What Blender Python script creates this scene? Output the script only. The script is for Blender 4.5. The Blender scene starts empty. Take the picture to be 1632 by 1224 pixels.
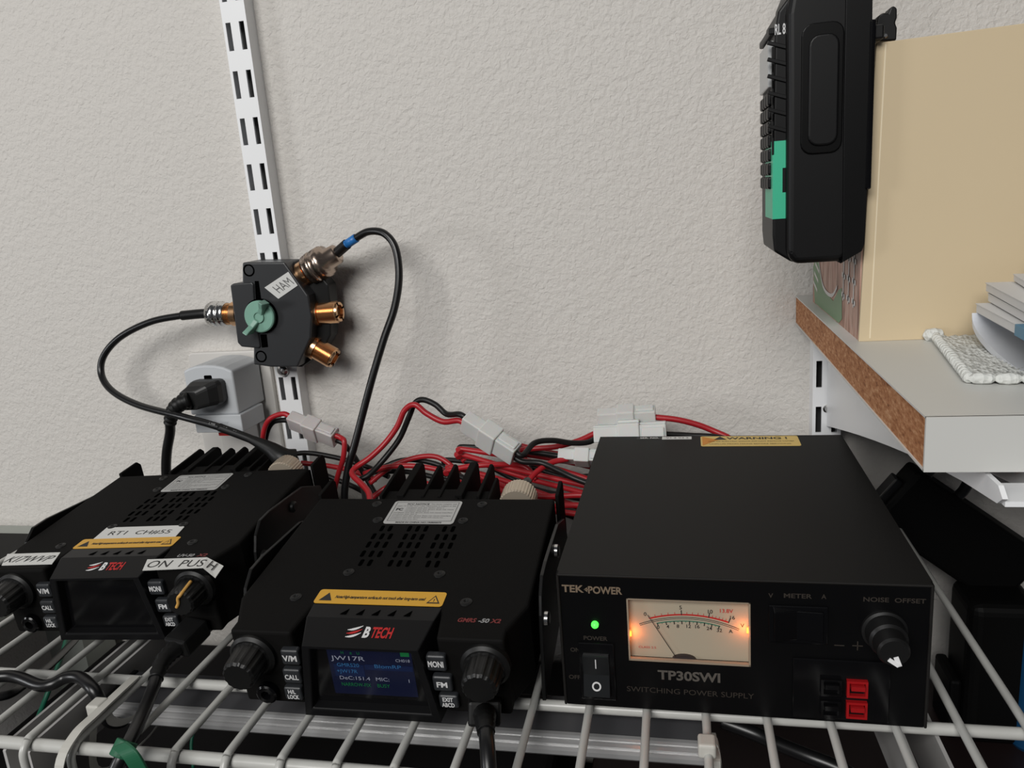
import bpy, math, random
from mathutils import Vector, Matrix
random.seed(7)
C = bpy.context.scene.collection
MM = 0.001                       # all builder coordinates are millimetres
sc = bpy.context.scene
# ---------------------------------------------------------------- camera
FPX = 1246.9
CAM = Vector((53.7, -301.7, 223.6))
RI = Vector((0.97766, 0.19604, -0.07575)); UP = Vector((0.02602, 0.24477, 0.96923)); FW = Vector((-0.20855, 0.94955, -0.23420))
cd = bpy.data.cameras.new('camera'); cam = bpy.data.objects.new('camera', cd); C.objects.link(cam)
cd.sensor_width = 36; cd.lens = 36 * FPX / 1632; cd.clip_start = 0.01; cd.clip_end = 50
cam.matrix_world = Matrix(((RI.x, UP.x, -FW.x, CAM.x * MM), (RI.y, UP.y, -FW.y, CAM.y * MM), (RI.z, UP.z, -FW.z, CAM.z * MM), (0, 0, 0, 1)))
sc.camera = cam
# ---------------------------------------------------------------- view, world, daylight
sc.view_settings.view_transform = 'Standard'; sc.view_settings.look = 'None'
sc.view_settings.gamma = 1; sc.view_settings.exposure = 0.0; sc.view_settings.use_curve_mapping = False
w = bpy.data.worlds.new('room_ambience'); sc.world = w; w.use_nodes = True
w.node_tree.nodes['Background'].inputs[0].default_value = (0.86, 0.90, 1.0, 1)
w.node_tree.nodes['Background'].inputs[1].default_value = 0.05


def area(name, loc, target, sx, sy, power, col):
    l = bpy.data.lights.new(name, 'AREA'); l.shape = 'RECTANGLE'; l.size = sx; l.size_y = sy; l.energy = power; l.color = col
    o = bpy.data.objects.new(name, l); C.objects.link(o); o.location = loc
    o.rotation_euler = (Vector(target) - Vector(loc)).to_track_quat('-Z', 'Y').to_euler()
    return o


area('window_daylight', (-0.45, -1.9, 1.35), (0, 0.2, 0.15), 1.3, 0.9, 46, (1.0, 0.985, 0.96))
area('side_window_daylight', (-1.9, -1.0, 0.4), (0, 0.2, 0.15), 0.4, 0.4, 8, (0.97, 0.98, 1.0))


def at(u, v, X=None, Y=None, Z=None):
    """world point (mm) seen at photo pixel u, v on one axis plane: how distances were surveyed"""
    d = FW + RI * ((u - 816) / FPX) + UP * ((612 - v) / FPX)
    t = ((X - CAM.x) / d.x) if X is not None else ((Y - CAM.y) / d.y) if Y is not None else ((Z - CAM.z) / d.z)
    return CAM + d * t


# ---------------------------------------------------------------- materials
MATS = {}


def mat(name, col, rough=0.5, metal=0.0, emit=None, es=0.0, trans=0.0, spec=0.5, coat=0.0, sss=0.0):
    if name in MATS: return MATS[name]
    m = bpy.data.materials.new(name); m.use_nodes = True; b = m.node_tree.nodes['Principled BSDF']
    b.inputs['Base Color'].default_value = (*col, 1); b.inputs['Roughness'].default_value = rough; b.inputs['Metallic'].default_value = metal
    b.inputs['Specular IOR Level'].default_value = spec; b.inputs['Coat Weight'].default_value = coat
    b.inputs['Transmission Weight'].default_value = trans
    if sss:
        b.inputs['Subsurface Weight'].default_value = sss; b.inputs['Subsurface Scale'].default_value = 0.004
    if emit:
        b.inputs['Emission Color'].default_value = (*emit, 1); b.inputs['Emission Strength'].default_value = es
    MATS[name] = m
    return m


def bump(m, scale, strength, dist, detail=2, kind='noise', stretch=None):
    nt = m.node_tree; tc = nt.nodes.new('ShaderNodeTexCoord')
    t = nt.nodes.new('ShaderNodeTexNoise' if kind == 'noise' else 'ShaderNodeTexVoronoi')
    t.inputs['Scale'].default_value = scale
    if kind == 'noise': t.inputs['Detail'].default_value = detail
    src = tc.outputs['Object']
    if stretch:
        mp = nt.nodes.new('ShaderNodeMapping'); mp.inputs['Scale'].default_value = stretch
        nt.links.new(src, mp.inputs[0]); src = mp.outputs[0]
    nt.links.new(src, t.inputs['Vector'])
    bp = nt.nodes.new('ShaderNodeBump'); bp.inputs['Strength'].default_value = strength; bp.inputs['Distance'].default_value = dist
    nt.links.new(t.outputs[0], bp.inputs['Height']); nt.links.new(bp.outputs[0], nt.nodes['Principled BSDF'].inputs['Normal'])
    return t


def ramp_color(m, stops, scale, detail=4, stretch=None, rough=None):
    nt = m.node_tree; tc = nt.nodes.new('ShaderNodeTexCoord'); t = nt.nodes.new('ShaderNodeTexNoise')
    t.inputs['Scale'].default_value = scale; t.inputs['Detail'].default_value = detail
    src = tc.outputs['Object']
    if stretch:
        mp = nt.nodes.new('ShaderNodeMapping'); mp.inputs['Scale'].default_value = stretch
        nt.links.new(src, mp.inputs[0]); src = mp.outputs[0]
    nt.links.new(src, t.inputs['Vector'])
    r = nt.nodes.new('ShaderNodeValToRGB'); e = r.color_ramp.elements
    while len(e) < len(stops): e.new(0.5)
    for k, (p, c) in enumerate(stops): e[k].position = p; e[k].color = (*c, 1)
    nt.links.new(t.outputs[0], r.inputs[0]); nt.links.new(r.outputs[0], nt.nodes['Principled BSDF'].inputs['Base Color'])


wallm = mat('orange_peel_paint', (0.62, 0.595, 0.56), 0.62, spec=0.3)
nt = wallm.node_tree; tc = nt.nodes.new('ShaderNodeTexCoord')
n1 = nt.nodes.new('ShaderNodeTexNoise'); n1.inputs['Scale'].default_value = 330; n1.inputs['Detail'].default_value = 2.5; n1.inputs['Distortion'].default_value = 0.6
n2 = nt.nodes.new('ShaderNodeTexNoise'); n2.inputs['Scale'].default_value = 130; n2.inputs['Detail'].default_value = 2
ad = nt.nodes.new('ShaderNodeMath'); ad.operation = 'ADD'
for n in (n1, n2): nt.links.new(tc.outputs['Object'], n.inputs['Vector'])
nt.links.new(n1.outputs[0], ad.inputs[0]); nt.links.new(n2.outputs[0], ad.inputs[1])
bp = nt.nodes.new('ShaderNodeBump'); bp.inputs['Strength'].default_value = 0.75; bp.inputs['Distance'].default_value = 0.0012
nt.links.new(ad.outputs[0], bp.inputs['Height']); nt.links.new(bp.outputs[0], nt.nodes['Principled BSDF'].inputs['Normal'])

white_metal = mat('white_powder_coat', (0.86, 0.87, 0.88), 0.38)
wire_white = mat('white_vinyl_wire', (0.50, 0.50, 0.475), 0.30)
black = mat('black_plastic', (0.006, 0.006, 0.006), 0.45, spec=0.3)
black_tex = mat('black_crackle_metal', (0.005, 0.0047, 0.0045), 0.7, spec=0.08); bump(black_tex, 2500, 0.25, 0.0002)
psu_top = mat('satin_black_metal', (0.012, 0.0112, 0.0105), 0.6, spec=0.16)
panel = mat('black_front_panel', (0.0025, 0.0025, 0.0028), 0.35, spec=0.2)
deep = mat('recess_shade_black', (0.001, 0.001, 0.001), 0.9, spec=0.0)  # near-black colour stands in for the shade inside slots and holes
gloss_black = mat('glossy_black_plastic', (0.003, 0.003, 0.0035), 0.16, spec=0.3)
rubber = mat('black_cable_sheath', (0.005, 0.005, 0.0055), 0.33, spec=0.5)
redw = mat('red_wire_insulation', (0.36, 0.012, 0.018), 0.38, spec=0.45)
blackw = mat('black_wire_insulation', (0.007, 0.0065, 0.0065), 0.42, spec=0.35)
nylon = mat('milky_white_nylon', (0.70, 0.70, 0.68), 0.35, trans=0.15, sss=0.3)
clear_nylon = mat('clear_pinkish_nylon', (0.74, 0.69, 0.68), 0.22, trans=0.35, sss=0.2)
chrome = mat('nickel_metal', (0.75, 0.74, 0.72), 0.2, 1.0)
bump(chrome, 900, 0.1, 0.0002)
brass = mat('copper_gold_plate', (0.78, 0.47, 0.26), 0.24, 1.0)
warm_nickel = mat('warm_nickel_plate', (0.50, 0.40, 0.33), 0.28, 1.0)
label_w = mat('white_label_paper', (0.62, 0.62, 0.60), 0.45)
label_grey = mat('silver_grey_label', (0.42, 0.42, 0.41), 0.4)
label_y = mat('yellow_orange_label', (0.62, 0.33, 0.025), 0.4)
label_gold = mat('pale_gold_label', (0.66, 0.46, 0.12), 0.4)
ink = mat('black_ink', (0.012, 0.012, 0.012), 0.6)
ink_soft = mat('grey_pencil_ink', (0.12, 0.12, 0.12), 0.6)
whiteink = mat('white_print', (0.62, 0.62, 0.62), 0.5)
greyink = mat('grey_print', (0.085, 0.075, 0.065), 0.5)
dimink = mat('dim_brown_print', (0.030, 0.024, 0.019), 0.5)
goldink = mat('gold_print', (0.17, 0.125, 0.085), 0.5)
redink = mat('red_print', (0.42, 0.012, 0.012), 0.5)
green_paint = mat('pale_sea_green_plastic', (0.20, 0.38, 0.30), 0.42)
green_tape = mat('bright_green_tape', (0.045, 0.46, 0.27), 0.4)
bluetape = mat('blue_tape', (0.02, 0.16, 0.46), 0.4)
board_w = mat('white_melamine', (0.60, 0.60, 0.575), 0.42)
beige_metal = mat('knurled_beige_nickel', (0.62, 0.53, 0.42), 0.42, 0.7)
particle = mat('raw_particleboard', (0.5, 0.25, 0.1), 0.8)
ramp_color(particle, [(0.26, (0.16, 0.05, 0.015)), (0.40, (0.34, 0.13, 0.045)), (0.55, (0.44, 0.20, 0.085)), (0.74, (0.60, 0.34, 0.18))], 560, 4, (1, 0.45, 1.3))
cream = mat('cream_cardstock', (0.60, 0.485, 0.315), 0.6); bump(cream, 60, 0.1, 0.0006)
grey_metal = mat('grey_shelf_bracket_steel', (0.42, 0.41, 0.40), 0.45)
alu = mat('brushed_aluminium', (0.80, 0.80, 0.80), 0.25, 0.85)
# ---------------------------------------------------------------- mesh builder


def frame_from(z, x=None):
    z = Vector(z).normalized()
    x = Vector(x) if x is not None else (Vector((1, 0, 0)) if abs(z.x) < 0.9 else Vector((0, 1, 0)))
    x = (x - z * x.dot(z)).normalized()
    return x, z.cross(x), z


def spline(pts, n=10, closed=False):
    P = [Vector(p) for p in pts]; out = []; m = len(P)
    g = (lambda i: P[i % m]) if closed else (lambda i: P[max(0, min(m - 1, i))])
    for i in range(m if closed else m - 1):
        a, b, c, d = g(i - 1), g(i), g(i + 1), g(i + 2)
        for k in range(n):
            t = k / n
            out.append(0.5 * ((2 * b) + (c - a) * t + (2 * a - 5 * b + 4 * c - d) * t * t + (3 * b - a - 3 * c + d) * t ** 3))
    if not closed: out.append(P[-1])
    return out


_tc = {}


def text2d(s, size, bold=0.0, shear=0.0, sx=1.0):
    key = (s, bold, shear)
    if key not in _tc:
        cu = bpy.data.curves.new('t', 'FONT'); cu.body = s; cu.size = 1; cu.offset = bold; cu.shear = shear; cu.resolution_u = 3
        cu.align_x = 'LEFT'; cu.fill_mode = 'FRONT'
        o = bpy.data.objects.new('t', cu); C.objects.link(o); bpy.context.view_layer.update()
        me = o.evaluated_get(bpy.context.evaluated_depsgraph_get()).to_mesh()
        _tc[key] = ([(v.co.x, v.co.y) for v in me.vertices], [list(p.vertices) for p in me.polygons])
        bpy.data.objects.remove(o); bpy.data.curves.remove(cu)
    vs, fs = _tc[key]
    # cap height of the built-in font is about 0.69 of its size: size here means cap height
    k = size / 0.69
    w_ = max([v[0] for v in vs], default=0) * k * sx
    return [(x * k * sx, y * k) for x, y in vs], fs, w_


class MB:
    def __init__(s): s.v = []; s.f = []; s.m = []; s.sm = []

    def face(s, idx, m=0, sm=False): s.f.append(idx); s.m.append(m); s.sm.append(sm)

    def add(s, vs, fs, m=0, sm=False):
        b = len(s.v); s.v += [Vector(v) for v in vs]
        for f in fs: s.face([b + i for i in f], m, sm)

    def box(s, a, b, m=0):
        x0, y0, z0 = a; x1, y1, z1 = b
        s.add([(x0, y0, z0), (x1, y0, z0), (x1, y1, z0), (x0, y1, z0), (x0, y0, z1), (x1, y0, z1), (x1, y1, z1), (x0, y1, z1)],
              [(0, 3, 2, 1), (4, 5, 6, 7), (0, 1, 5, 4), (1, 2, 6, 5), (2, 3, 7, 6), (3, 0, 4, 7)], m)
        return s

    def obox(s, c, ax, ay, az, hx, hy, hz, m=0):
        c = Vector(c); ax, ay, az = Vector(ax), Vector(ay), Vector(az)
        q = [c + ax * (hx * i) + ay * (hy * j) + az * (hz * k) for k in (-1, 1) for i, j in ((-1, -1), (1, -1), (1, 1), (-1, 1))]
        s.add(q, [(0, 3, 2, 1), (4, 5, 6, 7), (0, 1, 5, 4), (1, 2, 6, 5), (2, 3, 7, 6), (3, 0, 4, 7)], m)
        return s

    def loft(s, rings, m=0, caps=True, sm=False, cm=None):
        b = len(s.v); n = len(rings[0])
        for r in rings: s.v += [Vector(p) for p in r]
        for i in range(len(rings) - 1):
            for k in range(n):
                k2 = (k + 1) % n
                s.face([b + i * n + k, b + i * n + k2, b + (i + 1) * n + k2, b + (i + 1) * n + k], m, sm)
        if caps:
            cm = m if cm is None else cm
            s.face([b + k for k in range(n)][::-1], cm); s.face([b + (len(rings) - 1) * n + k for k in range(n)], cm)
        return s

    def prism(s, poly, axis, a, b, m=0, cm=None):
        """poly in the two other axes (order xyz minus axis), extruded from a to b"""
        def P(p, t): return {0: (t, p[0], p[1]), 1: (p[0], t, p[1]), 2: (p[0], p[1], t)}[axis]
        return s.loft([[P(p, a) for p in poly], [P(p, b) for p in poly]], m, cm=cm)

    def poly(s, pts, m=0): s.add(pts, [list(range(len(pts)))], m); return s

    def tube(s, pts, r, m=0, seg=12, smooth=True, n=8, closed=False, radii=None):
        P = spline(pts, n, closed) if smooth else [Vector(p) for p in pts]
        N = len(P); rings = []; x = None
        for i in range(N):
            t = (P[(i + 1) % N] - P[i - 1]) if closed else (P[min(i + 1, N - 1)] - P[max(i - 1, 0)])
            if t.length < 1e-9: t = Vector((0, 0, 1))
            x, y, z = frame_from(t, x)
            rr = r if radii is None else radii(i / (N - 1))
            rings.append([P[i] + (x * math.cos(2 * math.pi * k / seg) + y * math.sin(2 * math.pi * k / seg)) * rr for k in range(seg)])
        if closed: rings.append(rings[0])
        return s.loft(rings, m, not closed, True)

    def lathe(s, o, d, prof, m=0, seg=32, x=None, sm=True):
        """prof: (distance along d, radius[, material])"""
        o = Vector(o); X, Y, Z = frame_from(d, x); rings = []
        for p in prof:
            rings.append([o + Z * p[0] + (X * math.cos(2 * math.pi * k / seg) + Y * math.sin(2 * math.pi * k / seg)) * max(p[1], 0.01) for k in range(seg)])
        b = len(s.v)
        for i in range(len(rings) - 1):
            mi = prof[i + 1][2] if len(prof[i + 1]) > 2 else m
            s.loft([rings[i], rings[i + 1]], mi, False, sm)
        s.poly(rings[0][::-1], m); s.poly(rings[-1], prof[-1][2] if len(prof[-1]) > 2 else m)
        return s

    def cyl(s, a, b, r, m=0, seg=20):
        a, b = Vector(a), Vector(b); return s.lathe(a, b - a, [(0, r), ((b - a).length, r)], m, seg)

    def text(s, t, o, x, y, size, m=0, align='c', bold=0.0, shear=0.0, sx=1.0, width=None, valign=0.5):
        vs, fs, w_ = text2d(t, size, bold, shear, sx)
        if width and w_ > 0:
            k = width / w_; vs = [(a * k, b) for a, b in vs]; w_ = width
        o, x, y = Vector(o), Vector(x).normalized(), Vector(y).normalized()
        ox = {'c': -w_ / 2, 'l': 0, 'r': -w_}[align]
        s.add([o + x * (a + ox) + y * (b - size * valign) for a, b in vs], fs, m)
        return s

    def build(s, name, mats, parent=None, bevel=0, seg=2, base=None):
        """link as one mesh object; a top-level one gets its origin at its base"""
        if not isinstance(mats, (list, tuple)): mats = [mats]
        if parent is None and base is None:
            xs = [v.x for v in s.v]; ys = [v.y for v in s.v]; zs = [v.z for v in s.v]
            base = Vector(((min(xs) + max(xs)) / 2, (min(ys) + max(ys)) / 2, min(zs)))
        base = Vector(base) if base is not None else Vector((0, 0, 0))
        me = bpy.data.meshes.new(name)
        me.from_pydata([((v - base) * MM)[:] for v in s.v], [], s.f)
        for m_ in mats: me.materials.append(m_)
        me.polygons.foreach_set('material_index', s.m); me.polygons.foreach_set('use_smooth', s.sm)
        me.update()
        o = bpy.data.objects.new(name, me); C.objects.link(o); o.location = base * MM
        if parent is not None: o.parent = parent
        if bevel:
            b = o.modifiers.new('bevel', 'BEVEL'); b.width = bevel * MM; b.segments = seg; b.limit_method = 'ANGLE'; b.angle_limit = math.radians(35)
        return o


def tag(o, label=None, cat=None, group=None, kind=None):
    if label: o['label'] = label
    if cat: o['category'] = cat
    if group: o['group'] = group
    if kind: o['kind'] = kind
    return o


def empty(name, loc, label=None, cat=None, group=None, rot=None):
    o = bpy.data.objects.new(name, None); C.objects.link(o); o.empty_display_size = 0.02
    o.location = Vector(loc) * MM
    if rot is not None: o.rotation_euler = rot
    return tag(o, label, cat, group)


def rrect(x0, y0, x1, y1, r, n=4):
    out = []
    for cx, cy, a0 in ((x1 - r, y1 - r, 0), (x0 + r, y1 - r, 90), (x0 + r, y0 + r, 180), (x1 - r, y0 + r, 270)):
        for k in range(n + 1):
            a = math.radians(a0 + 90 * k / n); out.append((cx + r * math.cos(a), cy + r * math.sin(a)))
    return out


WY = 251       # face of the wall
# ================================================================ SETTING
b = MB(); b.box((-1800, WY, -950), (1300, WY + 90, 1500)); tag(b.build('wall_back', wallm), kind='structure')
floor_m = mat('dark_brown_floor', (0.035, 0.025, 0.02), 0.6); ramp_color(floor_m, [(0.3, (0.02, 0.014, 0.01)), (0.7, (0.05, 0.035, 0.025))], 6, 3, (1, 8, 1))
b = MB(); b.box((-1800, -1500, -990), (1300, WY, -950)); tag(b.build('floor', floor_m), kind='structure')
# dark desk below the shelf
dk = empty('desk', (135, 60, -950), 'low black desk standing under the white wire shelf', 'desk')
dmat = mat('black_desk_laminate', (0.004, 0.0035, 0.004), 0.7, spec=.15)
MB().box((-565, -260, 700), (565, 180, 722)).build('desk_top', dmat, dk, 2)
for sx_ in (-555, 515):
    for sy_ in (-240, 130): MB().box((sx_, sy_, 0), (sx_ + 40, sy_ + 40, 700)).build('leg', dmat, dk)
# black cases under the shelf; the left one is added to block light
k1 = empty('storage_case', (-228, 60, -228), 'added matt black box blocking light beneath the left end of the wire shelf', 'case')
MB().box((-196, -170, 0), (196, 160, 84)).build('case_body', dmat, k1, 5)
MB().box((-199, -173, 84), (199, 163, 104)).build('case_lid', dmat, k1, 5)
# lower light table at the far left with a black box on it
tb = empty('side_table', (-708, 60, -950), 'pale grey-green table top seen along the wall at the far left edge', 'table')
tm = mat('pale_grey_green_laminate', (.34, .36, .33), .45)
MB().box((-300, -330, 892), (262, 188, 920)).build('table_top', tm, tb, 2)
for lx, ly in ((-290, -320), (225, -320), (-290, 145), (225, 145)): MB().box((lx, ly, 0), (lx + 35, ly + 35, 892)).build('leg', tm, tb)
b = MB(); b.box((-900, -265, -30), (-442, 208, -19)); b.box((-890, -255, -19), (-452, 200, -15)); tag(b.build('black_folder', mat('matt_black_card', (.004, .004, .004), .6, spec=.2), None, 1.5), 'flat black case lying on the pale table at the far left', 'case')
k2 = empty('storage_case', (230, 80, -228), 'black case with a dark red-brown edge beneath the right end of the wire shelf', 'case')
MB().box((-235, -190, 0), (250, 160, 70)).build('case_body', dmat, k2, 5)
MB().box((-238, -193, 70), (253, 163, 91)).build('case_lid', mat('dark_red_brown_laminate', (0.012, 0.006, 0.006), 0.5), k2, 4)

# ================================================================ WIRE SHELF
ws = empty('wire_shelf', (0, 90, 0), 'white vinyl-coated wire shelf carrying the radios and the power supply', 'shelf')
off = Vector((0, 90, 0))
for i in range(-17, 8):
    X = 10.66 + 25.4 * i
    pts = [(X, 248, -1.9), (X, 120, -1.9), (X, 8, -1.9), (X, -38, -1.9), (X, -43.5, -2.6), (X, -47, -5.5), (X, -48, -10), (X, -47.5, -22), (X, -47, -33)]
    b = MB(); P = [Vector(p) - off for p in pts]
    b.tube(P, 1.85, seg=10, n=4); b.build('deck_wire', wire_white, ws)
for nm, y, z, r in (('front_rod', -41.5, -6.6, 2.9), ('middle_rod', 8.5, -6.2, 2.6), ('rear_rod', 245, -6.2, 2.8), ('lip_rod', -44, -31, 2.9)):
    b = MB(); b.cyl((-424, y - 90, z), (191, y - 90, z), r, seg=20); b.build(nm, wire_white, ws)

# ================================================================ RAILS (slotted standards) and BRACKETS


def rail(xc, label, z0=-700, z1=640):
    t = empty('slotted_wall_rail', (xc, WY, z0), label, 'shelf rail', 'slotted white wall rails')
    b = MB(); h = z1 - z0; yf = 238 - WY; w_ = 9.2
    # front face with real slots: build strips around the slots
    zs = [345.5 + 31.75 * k for k in range(-33, 9)]
    xs = [-w_, -7.1, -3.3, 3.1, 6.9, w_]
    cuts = [0]
    for zc in zs:
        cuts += [zc - 9.2 - z0, zc + 9.2 - z0]
    cuts.append(h)
    for a in range(len(cuts) - 1):
        slot = a % 2 == 1
        cols = [(0, 1), (2, 3), (4, 5)] if slot else [(0, 5)]
        for c0, c1 in cols:
            b.box((xs[c0], yf, cuts[a]), (xs[c1], yf + 1.6, cuts[a + 1]))
    b.box((-w_, yf + 1.6, 0), (-w_ + 1.6, 0, h)); b.box((w_ - 1.6, yf + 1.6, 0), (w_, 0, h))
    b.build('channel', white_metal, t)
    MB().box((-w_ + 1.6, -1.2, 0), (w_ - 1.6, -0.2, h)).build('slot_shade_backing', mat('slot_shade_grey', (0.05, 0.05, 0.05), 0.7), t)  # dark backing sheet: shade behind the slots put into its colour
    for zc in (67.5, 480):
        q = MB(); q.lathe((0, yf - 1.2, zc - z0), (0, 1, 0), [(0, 1.5), (0.3, 2.6), (1.2, 2.8)], seg=16)
        q.build('mounting_screw', chrome, t)
    return t


rail(-241.5, 'white slotted wall rail running up behind the black antenna switch')
rail(151, 'white slotted wall rail behind the particleboard shelf at right', z1=124)


def arm(xc, z_top, ytip, drop_root, drop_tip, label, w_=7.5, material=white_metal):
    t = empty('shelf_bracket', (xc, 237, z_top), label, 'shelf bracket')
    L = 237 - ytip
    prof = [(0, 0), (-L, 0), (-L - 4, -3), (-L - 4, -drop_tip + 3), (-L, -drop_tip)]
    for k in range(1, 9):
        u = k / 9; prof.append((-L * (1 - u), -(drop_tip + (drop_root - drop_tip) * (u ** 1.2))))
    prof.append((0, -drop_root))
    b = MB()
    b.prism(prof, 0, -w_, -w_ + 1.6); b.prism(prof, 0, w_ - 1.6, w_)
    b.build('side_plates', material, t)
    q = MB(); q.box((-w_ + 1.6, -L - 2, -drop_tip - 0.4), (w_ - 1.6, -L + 14, -drop_tip + 1.4)); q.build('tip_web', material, t)
    q = MB()
    for dx in (-5.2, 5.2): q.box((dx - 0.8, 0, -drop_root + 2), (dx + 0.8, 6, -drop_root + 12)); q.box((dx - 0.8, 0, -14), (dx + 0.8, 6, -4))
    q.build('hook', material, t)
    return t


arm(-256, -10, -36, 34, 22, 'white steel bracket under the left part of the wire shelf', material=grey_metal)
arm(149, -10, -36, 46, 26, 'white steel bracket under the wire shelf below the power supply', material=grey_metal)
bt = arm(159, 123.5, -46, 68, 6, 'white curved steel bracket carrying the particleboard shelf', 8)

# ================================================================ PARTICLEBOARD SHELF
sh = empty('particleboard_shelf', (260, 105, 125), 'white shelf board with a raw particleboard end, at right', 'shelf')
ZT = 143.8
x0, x1, yf, yb = 131.6 - 260, 560 - 260, -37.5 - 105, 249 - 105
MB().box((x0 + .6, yf + .6, 0.7), (x1, yb, ZT - 125 - 0.7)).build('particle_core', particle, sh)
b = MB(); b.box((x0, yf, ZT - 125 - 0.7), (x1, yb, ZT - 125)); b.build('top_laminate', board_w, sh)
MB().box((x0, yf, 0), (x1, yb, 0.7)).build('bottom_laminate', board_w, sh)
MB().box((x0, yf - 0.6, 0), (x1, yf + 0.6, ZT - 125)).build('front_edge_banding', board_w, sh)

# ================================================================ POWER SUPPLY
W, L, H = 148.5, 189.0, 65.0
ps = empty('power_supply', (W / 2, 0, 0), 'black metal switching power supply with lit meter, right of the radios', 'power supply', rot=(0, 0, -0.012))
hx = W / 2
mx0, mx1, mz0, mz1 = 29.5 - hx, 80 - hx, 24.7, 54.2
b = MB(); b.box((-hx, 2.5, 1.2), (hx, L, mz0)); b.box((-hx, 2.5, mz1), (hx, L, H)); b.box((-hx, 2.5, mz0), (mx0, L, mz1)); b.box((mx1, 2.5, mz0), (hx, L, mz1)); b.box((mx0, 9, mz0), (mx1, L, mz1)); b.build('case', psu_top, ps)
b = MB(); b.box((-hx, -0.8, 0.9), (-hx + 1.2, 3, H)); b.box((hx - 1.2, -0.8, 0.9), (hx, 3, H)); b.box((-hx, -0.8, H - 1.2), (hx, 3, H)); b.build('case_rim', psu_top, ps, 0.5)
# front panel with an opening for the meter
mx0, mx1, mz0, mz1 = 29.5 - hx, 80 - hx, 24.7, 54.2
b = MB()
for a, c in (((-hx + 1.2, 0.9), (mx0, H - 1.2)), ((mx1, 0.9), (hx - 1.2, H - 1.2)), ((mx0, 0.9), (mx1, mz0)), ((mx0, mz1), (mx1, H - 1.2))):
    b.box((a[0], 0, a[1]), (c[0], 2.4, c[1]))
b.build('front_panel', panel, ps)
for fx, fy in ((-hx + 14, 14), (hx - 14, 14), (-hx + 14, L - 14), (hx - 14, L - 14)):
    MB().lathe((fx, fy, 0), (0, 0, 1), [(0, 5), (1.2, 5.5)], seg=16).build('foot', rubber, ps)
X_, Zv, Yn = (1, 0, 0), (0, 0, 1), (0, 1, 0)
b = MB()
yt = -0.12


def ptx(s_, x, z, size, m, width=None, bold=0.02, **k): b.text(s_, (x - hx, yt, z), X_, Zv, size, m, width=width, bold=bold, **k)


ptx('TEK', 6.9, 57.9, 3.2, 0, 9.4, 0.03); ptx('POWER', 20.6, 57.6, 3.2, 0, 14.6, 0.03)
b.box((11.9 - hx, yt, 57.45), (14.4 - hx, 0, 57.85), 0); b.poly([(11.6 - hx, yt, 57.65), (13.1 - hx, yt, 56.5), (13.1 - hx, yt, 58.8)], 0)
b.build('brand_lettering', [goldink], ps); b = MB()
ptx('POWER', 15.4, 34.5, 1.9, 1, 10.5); ptx('ON', 6.2, 28.4, 1.9, 2, 4.2); ptx('OFF', 5.2, 14.8, 1.9, 2, 5.2)
b.build('power_switch_lettering', [goldink, dimink, dimink, greyink], ps); b = MB()
ptx('TP30SWI', 54.6, 18.4, 4.2, 3, 26, 0.03); ptx('SWITCHING POWER SUPPLY', 54.6, 10.6, 2.5, 1, 53.5, 0.0)
b.build('model_lettering', [goldink, dimink, dimink, greyink], ps); b = MB()
ptx('V', 88, 57.9, 1.9, 1, 1.8); ptx('METER', 98.3, 58.1, 1.9, 1, 11); ptx('A', 108.3, 58.2, 1.9, 1, 1.8)
b.build('meter_switch_lettering', [goldink, dimink, dimink, greyink], ps); b = MB()
ptx('NOISE  OFFSET', 134.3, 57.7, 1.9, 1, 23)
b.build('knob_lettering', [goldink, dimink, dimink, greyink], ps); b = MB()
b.box((112.6 - hx, yt, 36.4), (116.4 - hx, 0, 36.8), 1); b.box((119.4 - hx, yt, 36.6), (123.4 - hx, 0, 37), 1); b.box((121.2 - hx, yt, 34.8), (121.6 - hx, 0, 38.8), 1)
b.build('polarity_marks', [goldink, dimink], ps)
# meter
mt = MB(); d = 3.4
for a, c in (((mx0 - .01, mz0), (mx0, mz1)), ((mx1, mz0), (mx1 + .01, mz1))): mt.box((a[0], 0, a[1]), (c[0], d, c[1]), 1)
mt.box((mx0, 0, mz1), (mx1, d, mz1 + .01), 1); mt.box((mx0, 0, mz0 - .01), (mx1, d, mz0), 1)
mt.box((mx0, d, mz0), (mx1, d + 1, mz1), 0)
mo = mt.build('meter', [mat('ivory_dial_face', (0.36, 0.315, 0.235), 0.6), mat('ivory_meter_rim', (0.40, 0.33, 0.24), 0.5)], ps)
sc_ = MB(); yd = d - 0.12
mcx, mcz = 54.6 - hx, -7.6          # centre of the scale arcs


def arcband(r0, r1, a0, a1, m, n=40):
    vs = []; fs = []
    for k in range(n + 1):
        a = math.radians(a0 + (a1 - a0) * k / n)
        for r in (r0, r1): vs.append((mcx + r * math.sin(a), yd, mcz + r * math.cos(a)))
        if k: fs.append((2 * k - 2, 2 * k - 1, 2 * k + 1, 2 * k))
    sc_.add(vs, fs, m)


def tick(a, r0, r1, w_, m):
    a = math.radians(a); p = Vector((math.sin(a), 0, math.cos(a))); q = Vector((math.cos(a), 0, -math.sin(a))) * w_ / 2
    c = Vector((mcx, yd - 0.03, mcz)); sc_.poly([c + p * r0 - q, c + p * r0 + q, c + p * r1 + q, c + p * r1 - q], m)


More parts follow.
